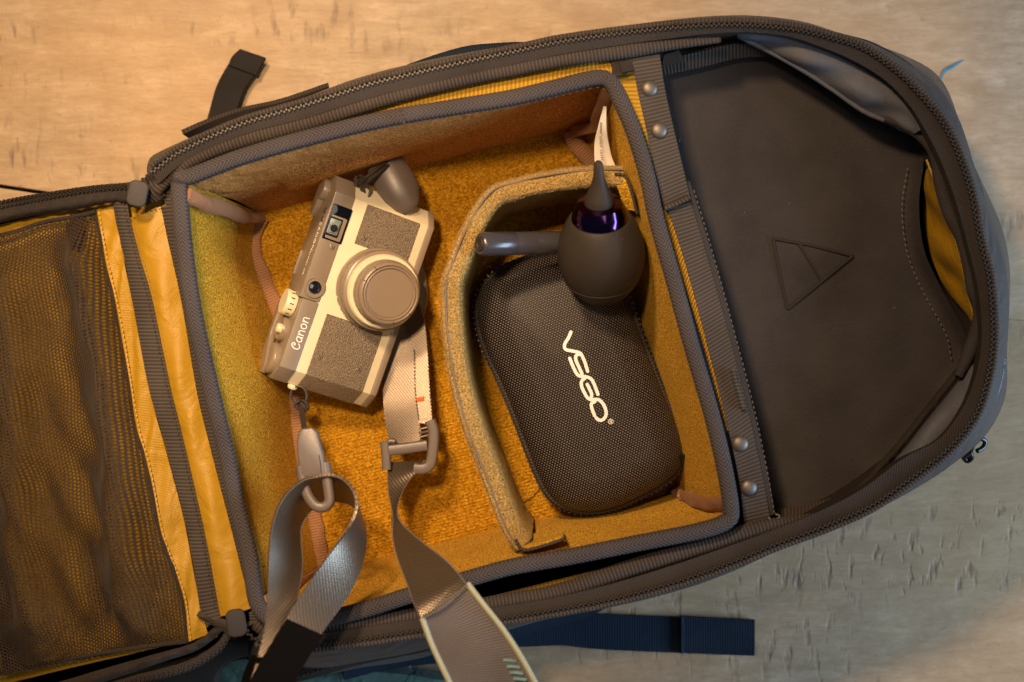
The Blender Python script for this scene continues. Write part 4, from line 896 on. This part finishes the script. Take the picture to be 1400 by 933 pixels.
# quick connectors
def connector(pts, hw, cut, m=M['buckle'], z=None):
    pass
def conn(c_px, z0, ang, s=1., tiltx=0, tilty=0, label=None):
    Mx = Matrix.Translation(Vector(P(*c_px, z0))) @ Matrix.Rotation(R(ang), 4, 'Z') @ Matrix.Rotation(R(tilty), 4, 'Y') @ Matrix.Rotation(R(tiltx), 4, 'X')
    # solid head (towards the cord, +y) and an open eye at the other end built as a loop
    head = [(-.0048, .0195), (-.0022, .0208), (.0026, .0206), (.0050, .0180), (.0066, .006), (.0072, -.003), (.0050, -.0055), (-.0045, -.0055), (-.0070, -.003), (-.0068, .006), (-.0064, .014)]
    o_ = plate('quick_connector', [(a*s, b*s) for a, b in head], .0034*s, -.0034*s, M['buckle'], strap, .0018*s, 40, False, M=Mx, seg=3)
    lp = [(-.0058, .002, 0), (-.0056, -.006, 0), (-.0044, -.013, 0), (-.0012, -.0190, 0), (.0030, -.0205, 0), (.0062, -.0180, 0), (.0066, -.0120, 0), (.0064, -.006, 0), (.0062, .002, 0)]
    pt_ = [np.array(Mx @ Vector((a*s, b*s, c_*s))) for a, b, c_ in lp]
    o2 = sweep('eye', pt_, rrect(.0054*s, .0066*s, .0017*s, 3), M['buckle'], o_, n=60, up=tuple(Mx.to_3x3() @ Vector((0, 0, 1))))
    if label: tag(o_, label)
    return o_
qc = conn((428, 640), .137, 8, 1.0, -4, 0)
tube('engraved_line', W([(436,622,.1412),(438,634,.1412),(439,646,.1410)]), .00022, M['dstitch'], qc, n=8, k=5)
# its cord, knot and key ring on the lower lug
lugL = np.array(Mc @ Vector((-61.2*mm, 14.6*mm, -9.5*mm))); lugR = np.array(Mc @ Vector((61.0*mm, 14.6*mm, -9.5*mm)))
rc_ = P(408, 541, float(lugL[2])+.001)
a1 = [rc_+np.array([math.cos(a)*.0046, math.sin(a)*.0052, .0012*math.sin(a*1.+.5)]) for a in np.linspace(0, 2*math.pi, 17)[:-1]]
tube('key_ring', a1, .00055, M['snap'], strap, True, 60, 8); tube('key_ring', [p+[.0003, -.0002, -.0011] for p in a1], .00055, M['snap'], strap, True, 60, 8)
cordm = fabric('dark_cord', (.010, .008, .007), (.07, .05, .04), 'twill', .0009, rough=.4, sheen=.1, depth=.0002)
zl_ = float(rc_[2])
for dx in (-1.8, 1.8):
    tube('cord', W([(411+dx*.7, 552, zl_), (413+dx, 565, zl_+.008), (416+dx, 585, zl_+.026), (419+dx, 606, .128)]), .0009, cordm, strap, n=40, k=8)
kp = [(403,556),(407,549),(413,548),(419,552),(421,558),(416,562),(409,560),(405,555),(409,551),(416,556),(420,562)]
tube('cord_knot', W([(x, y, zl_+.0015+.0012*math.sin(i*2.2)) for i, (x, y) in enumerate(kp)]), .00095, cordm, strap, n=90, k=8)
# far connector tucked behind the camera's other end
o_ = revolve('quick_connector', [(0, .0185), (.004, .018), (.0085, .014), (.0112, .007), (.0118, 0), (.0112, -.010), (.0090, -.017), (.004, -.019), (0, -.019)], M['buckle'], strap,
        Matrix.Translation(Vector(P(540, 252, .070))) @ Matrix.Rotation(R(28), 4, 'Z') @ Matrix.Rotation(R(90), 4, 'X') @ Matrix.Scale(.55, 4, (0, 1, 0)), 10)
zk = float(lugR[2])
for dx, dy in ((0, 0), (3.5, 4)):
    tube('cord', W([(492+dx, 252+dy, zk+.003),(503+dx, 241+dy, zk+.008),(516+dx, 230+dy, zk+.006),(530+dx, 222+dy, zk+.000),(538+dx, 226+dy, zk-.006)]), .0010, cordm, strap, n=40, k=8)
kp = [(487,250),(486,244),(492,241),(498,244),(500,251),(494,255),(487,253),(488,247),(495,246),(501,250),(503,256)]
tube('cord_knot', W([(x, y, zk+.004+.0013*math.sin(i*2.2)) for i, (x, y) in enumerate(kp)]), .0010, cordm, strap, n=90, k=8)
a2 = [np.array(P(497, 262, zk+.001))+np.array([math.cos(a)*.0036, math.sin(a)*.0046, .0016*math.cos(a)]) for a in np.linspace(0, 2*math.pi, 15)[:-1]]
tube('key_ring', a2, .00055, M['snap'], strap, True, 50, 8); tube('key_ring', [p+[.0006, .0002, .0011] for p in a2], .00055, M['snap'], strap, True, 50, 8)
for dx in (-1.5, 1.5):
    tube('cord', W([(494+dx, 254, zk+.003), (496+dx, 261, zk+.003), (498+dx, 268, zk+.001)]), .0008, cordm, strap, n=14, k=8)

# second length: wide band from under the camera to the slider, then twisting up over the rim
ribbon('webbing', W([(505,370,.040),(518,440,.046),(524,500,.050),(523,540,.054),(526,575,.060),(534,612,.068)]), W([(552,370,.040),(566,450,.046),(568,500,.052),(568,540,.057),(573,575,.063),(578,608,.068)]), M['satin'], strap, .0014, 60, 8, lambda S_, T_, G_: .0012*np.sin(S_*7))
ribbon('webbing', W([(530,370,.044),(556,440,.050),(566,490,.056),(568,535,.060),(572,578,.063)]), W([(554,370,.044),(578,430,.050),(585,490,.056),(588,535,.060),(592,582,.063)]), M['satin'], strap, .0014, 60, 6)
stitches(W([(566,480,.0575),(567,510,.0588),(568,538,.061),(572,572,.0645)]), M['dstitch'], strap, .0018, .0005, .0004)
stitches(W([(585,470,.0545),(586,500,.0575),(588,538,.0605),(591,572,.0635)]), M['dstitch'], strap, .0018, .0005, .0004)
orange = plain('orange_thread', (.85, .16, .03), .7)
for i in range(3):
    tube('bar_tack', W([(569, 545+i*1.8, .0612), (575, 544+i*1.8, .0618), (580, 543.5+i*1.8, .0612)]), .0004, orange, strap, n=6, k=6)
wplate('webbing_under_camera', [(500,330),(560,330),(585,400),(560,470),(500,470),(470,400)], .040, .008, M['satin'], strap, True, 40, .002)
bpy.data.objects['webbing_under_camera'].name = 'webbing_fold'
# slider buckle
zb_ = .070
bars = [([(526,604),(528,622),(529,642)], .0052, .0056), ([(531,616),(556,613),(584,609)], .0062, .0050), ([(588,575),(593,590),(592,615),(588,635),(578,641),(566,640)], .0060, .0066), ([(529,606),(534,603),(540,604)], .003, .004)]
bk = None
for pts, a_, b_ in bars:
    o = sweep('slider_buckle' if bk is None else 'buckle_bar', W(pts, zb_+(.001 if len(pts) == 3 else 0)), rrect(a_, b_, .0013, 3), M['buckle'], bk or strap, n=30)
    bk = bk or o
for i in range(3):
    sweep('buckle_tooth', W([(573, 587+i*5.5), (586, 584+i*5.5)], zb_), rrect(.0011, .003, .0003, 1), M['buckle'], bk, n=3)
# twisting length
A2 = [(531,632,.066),(530,655,.074),(532,678,.082),(537,705,.094),(537,735,.108),(543,762,.128),(556,797,.150),(567,828,.163),(577,848,.168)]
B2 = [(580,630,.066),(572,642,.072),(556,662,.076),(544,690,.084),(548,714,.100),(578,742,.124),(608,765,.144),(626,784,.158),(638,800,.165)]
w2 = ribbon('webbing', W(A2), W(B2), M['satin'], strap, .0013, 120, 10)
for e in (A2, B2): stitches(W(e), M['stitch'], w2, .0013, .00035, .00038, 'selvedge', .0)
padA = [(577,845,.170),(590,880,.172),(606,915,.177),(630,965,.182)]; padB = [(639,798,.167),(662,828,.171),(690,864,.174),(716,905,.179),(748,965,.184)]
padB4 = [tuple(q) for q in cr(padB, 4)]
sp = ribbon('shoulder_pad', W(padA), W(padB4), M['satin_dull'], strap, .0026, 60, 10)
pip = plain('pale_green_piping', (.36, .36, .24), .55, grain=.00004)
tube('piping', W(padA)+[0, 0, .0004], .0015, pip, sp, n=50, k=10); tube('piping', W(padB)+[0, 0, .0004], .0015, pip, sp, n=60, k=10)
stitches(W([(579,843,.1718),(600,833,.1722),(620,818,.1712),(638,800,.1688)]), M['stitch'], sp, .0013, .0004, .0009)
mint = plain('mint_green_print', (.16, .27, .24), .6)
for i in range(6):
    y = 903+i*8.5; x = 688+i*4.6; z = .1775+.0012*i
    sweep('woven_bar', W([(x, y, z+.0014), (x+9, y, z+.0016), (x+18, y+1.5, z+.0016)]), rrect(.0014, .0004, .0001, 1), mint, sp, n=6)

# ================================================================== TEAL POUCH at the bottom edge
tl = fabric('teal_green_cloth', (.055, .105, .092), (.09, .16, .145), 'noise', .0008, rough=.6, sheen=.3, depth=.00015, fold=.003)
pc = wplate('teal_pouch', [(286,1010),(290,945),(300,915),(325,900),(380,903),(450,913),(520,917),(585,925),(650,942),(690,1010)], .026, .022, tl, None, True, 90, .006)
tag(pc, 'flat teal green cloth pouch lying on the table beside the near side of the backpack', 'pouch')
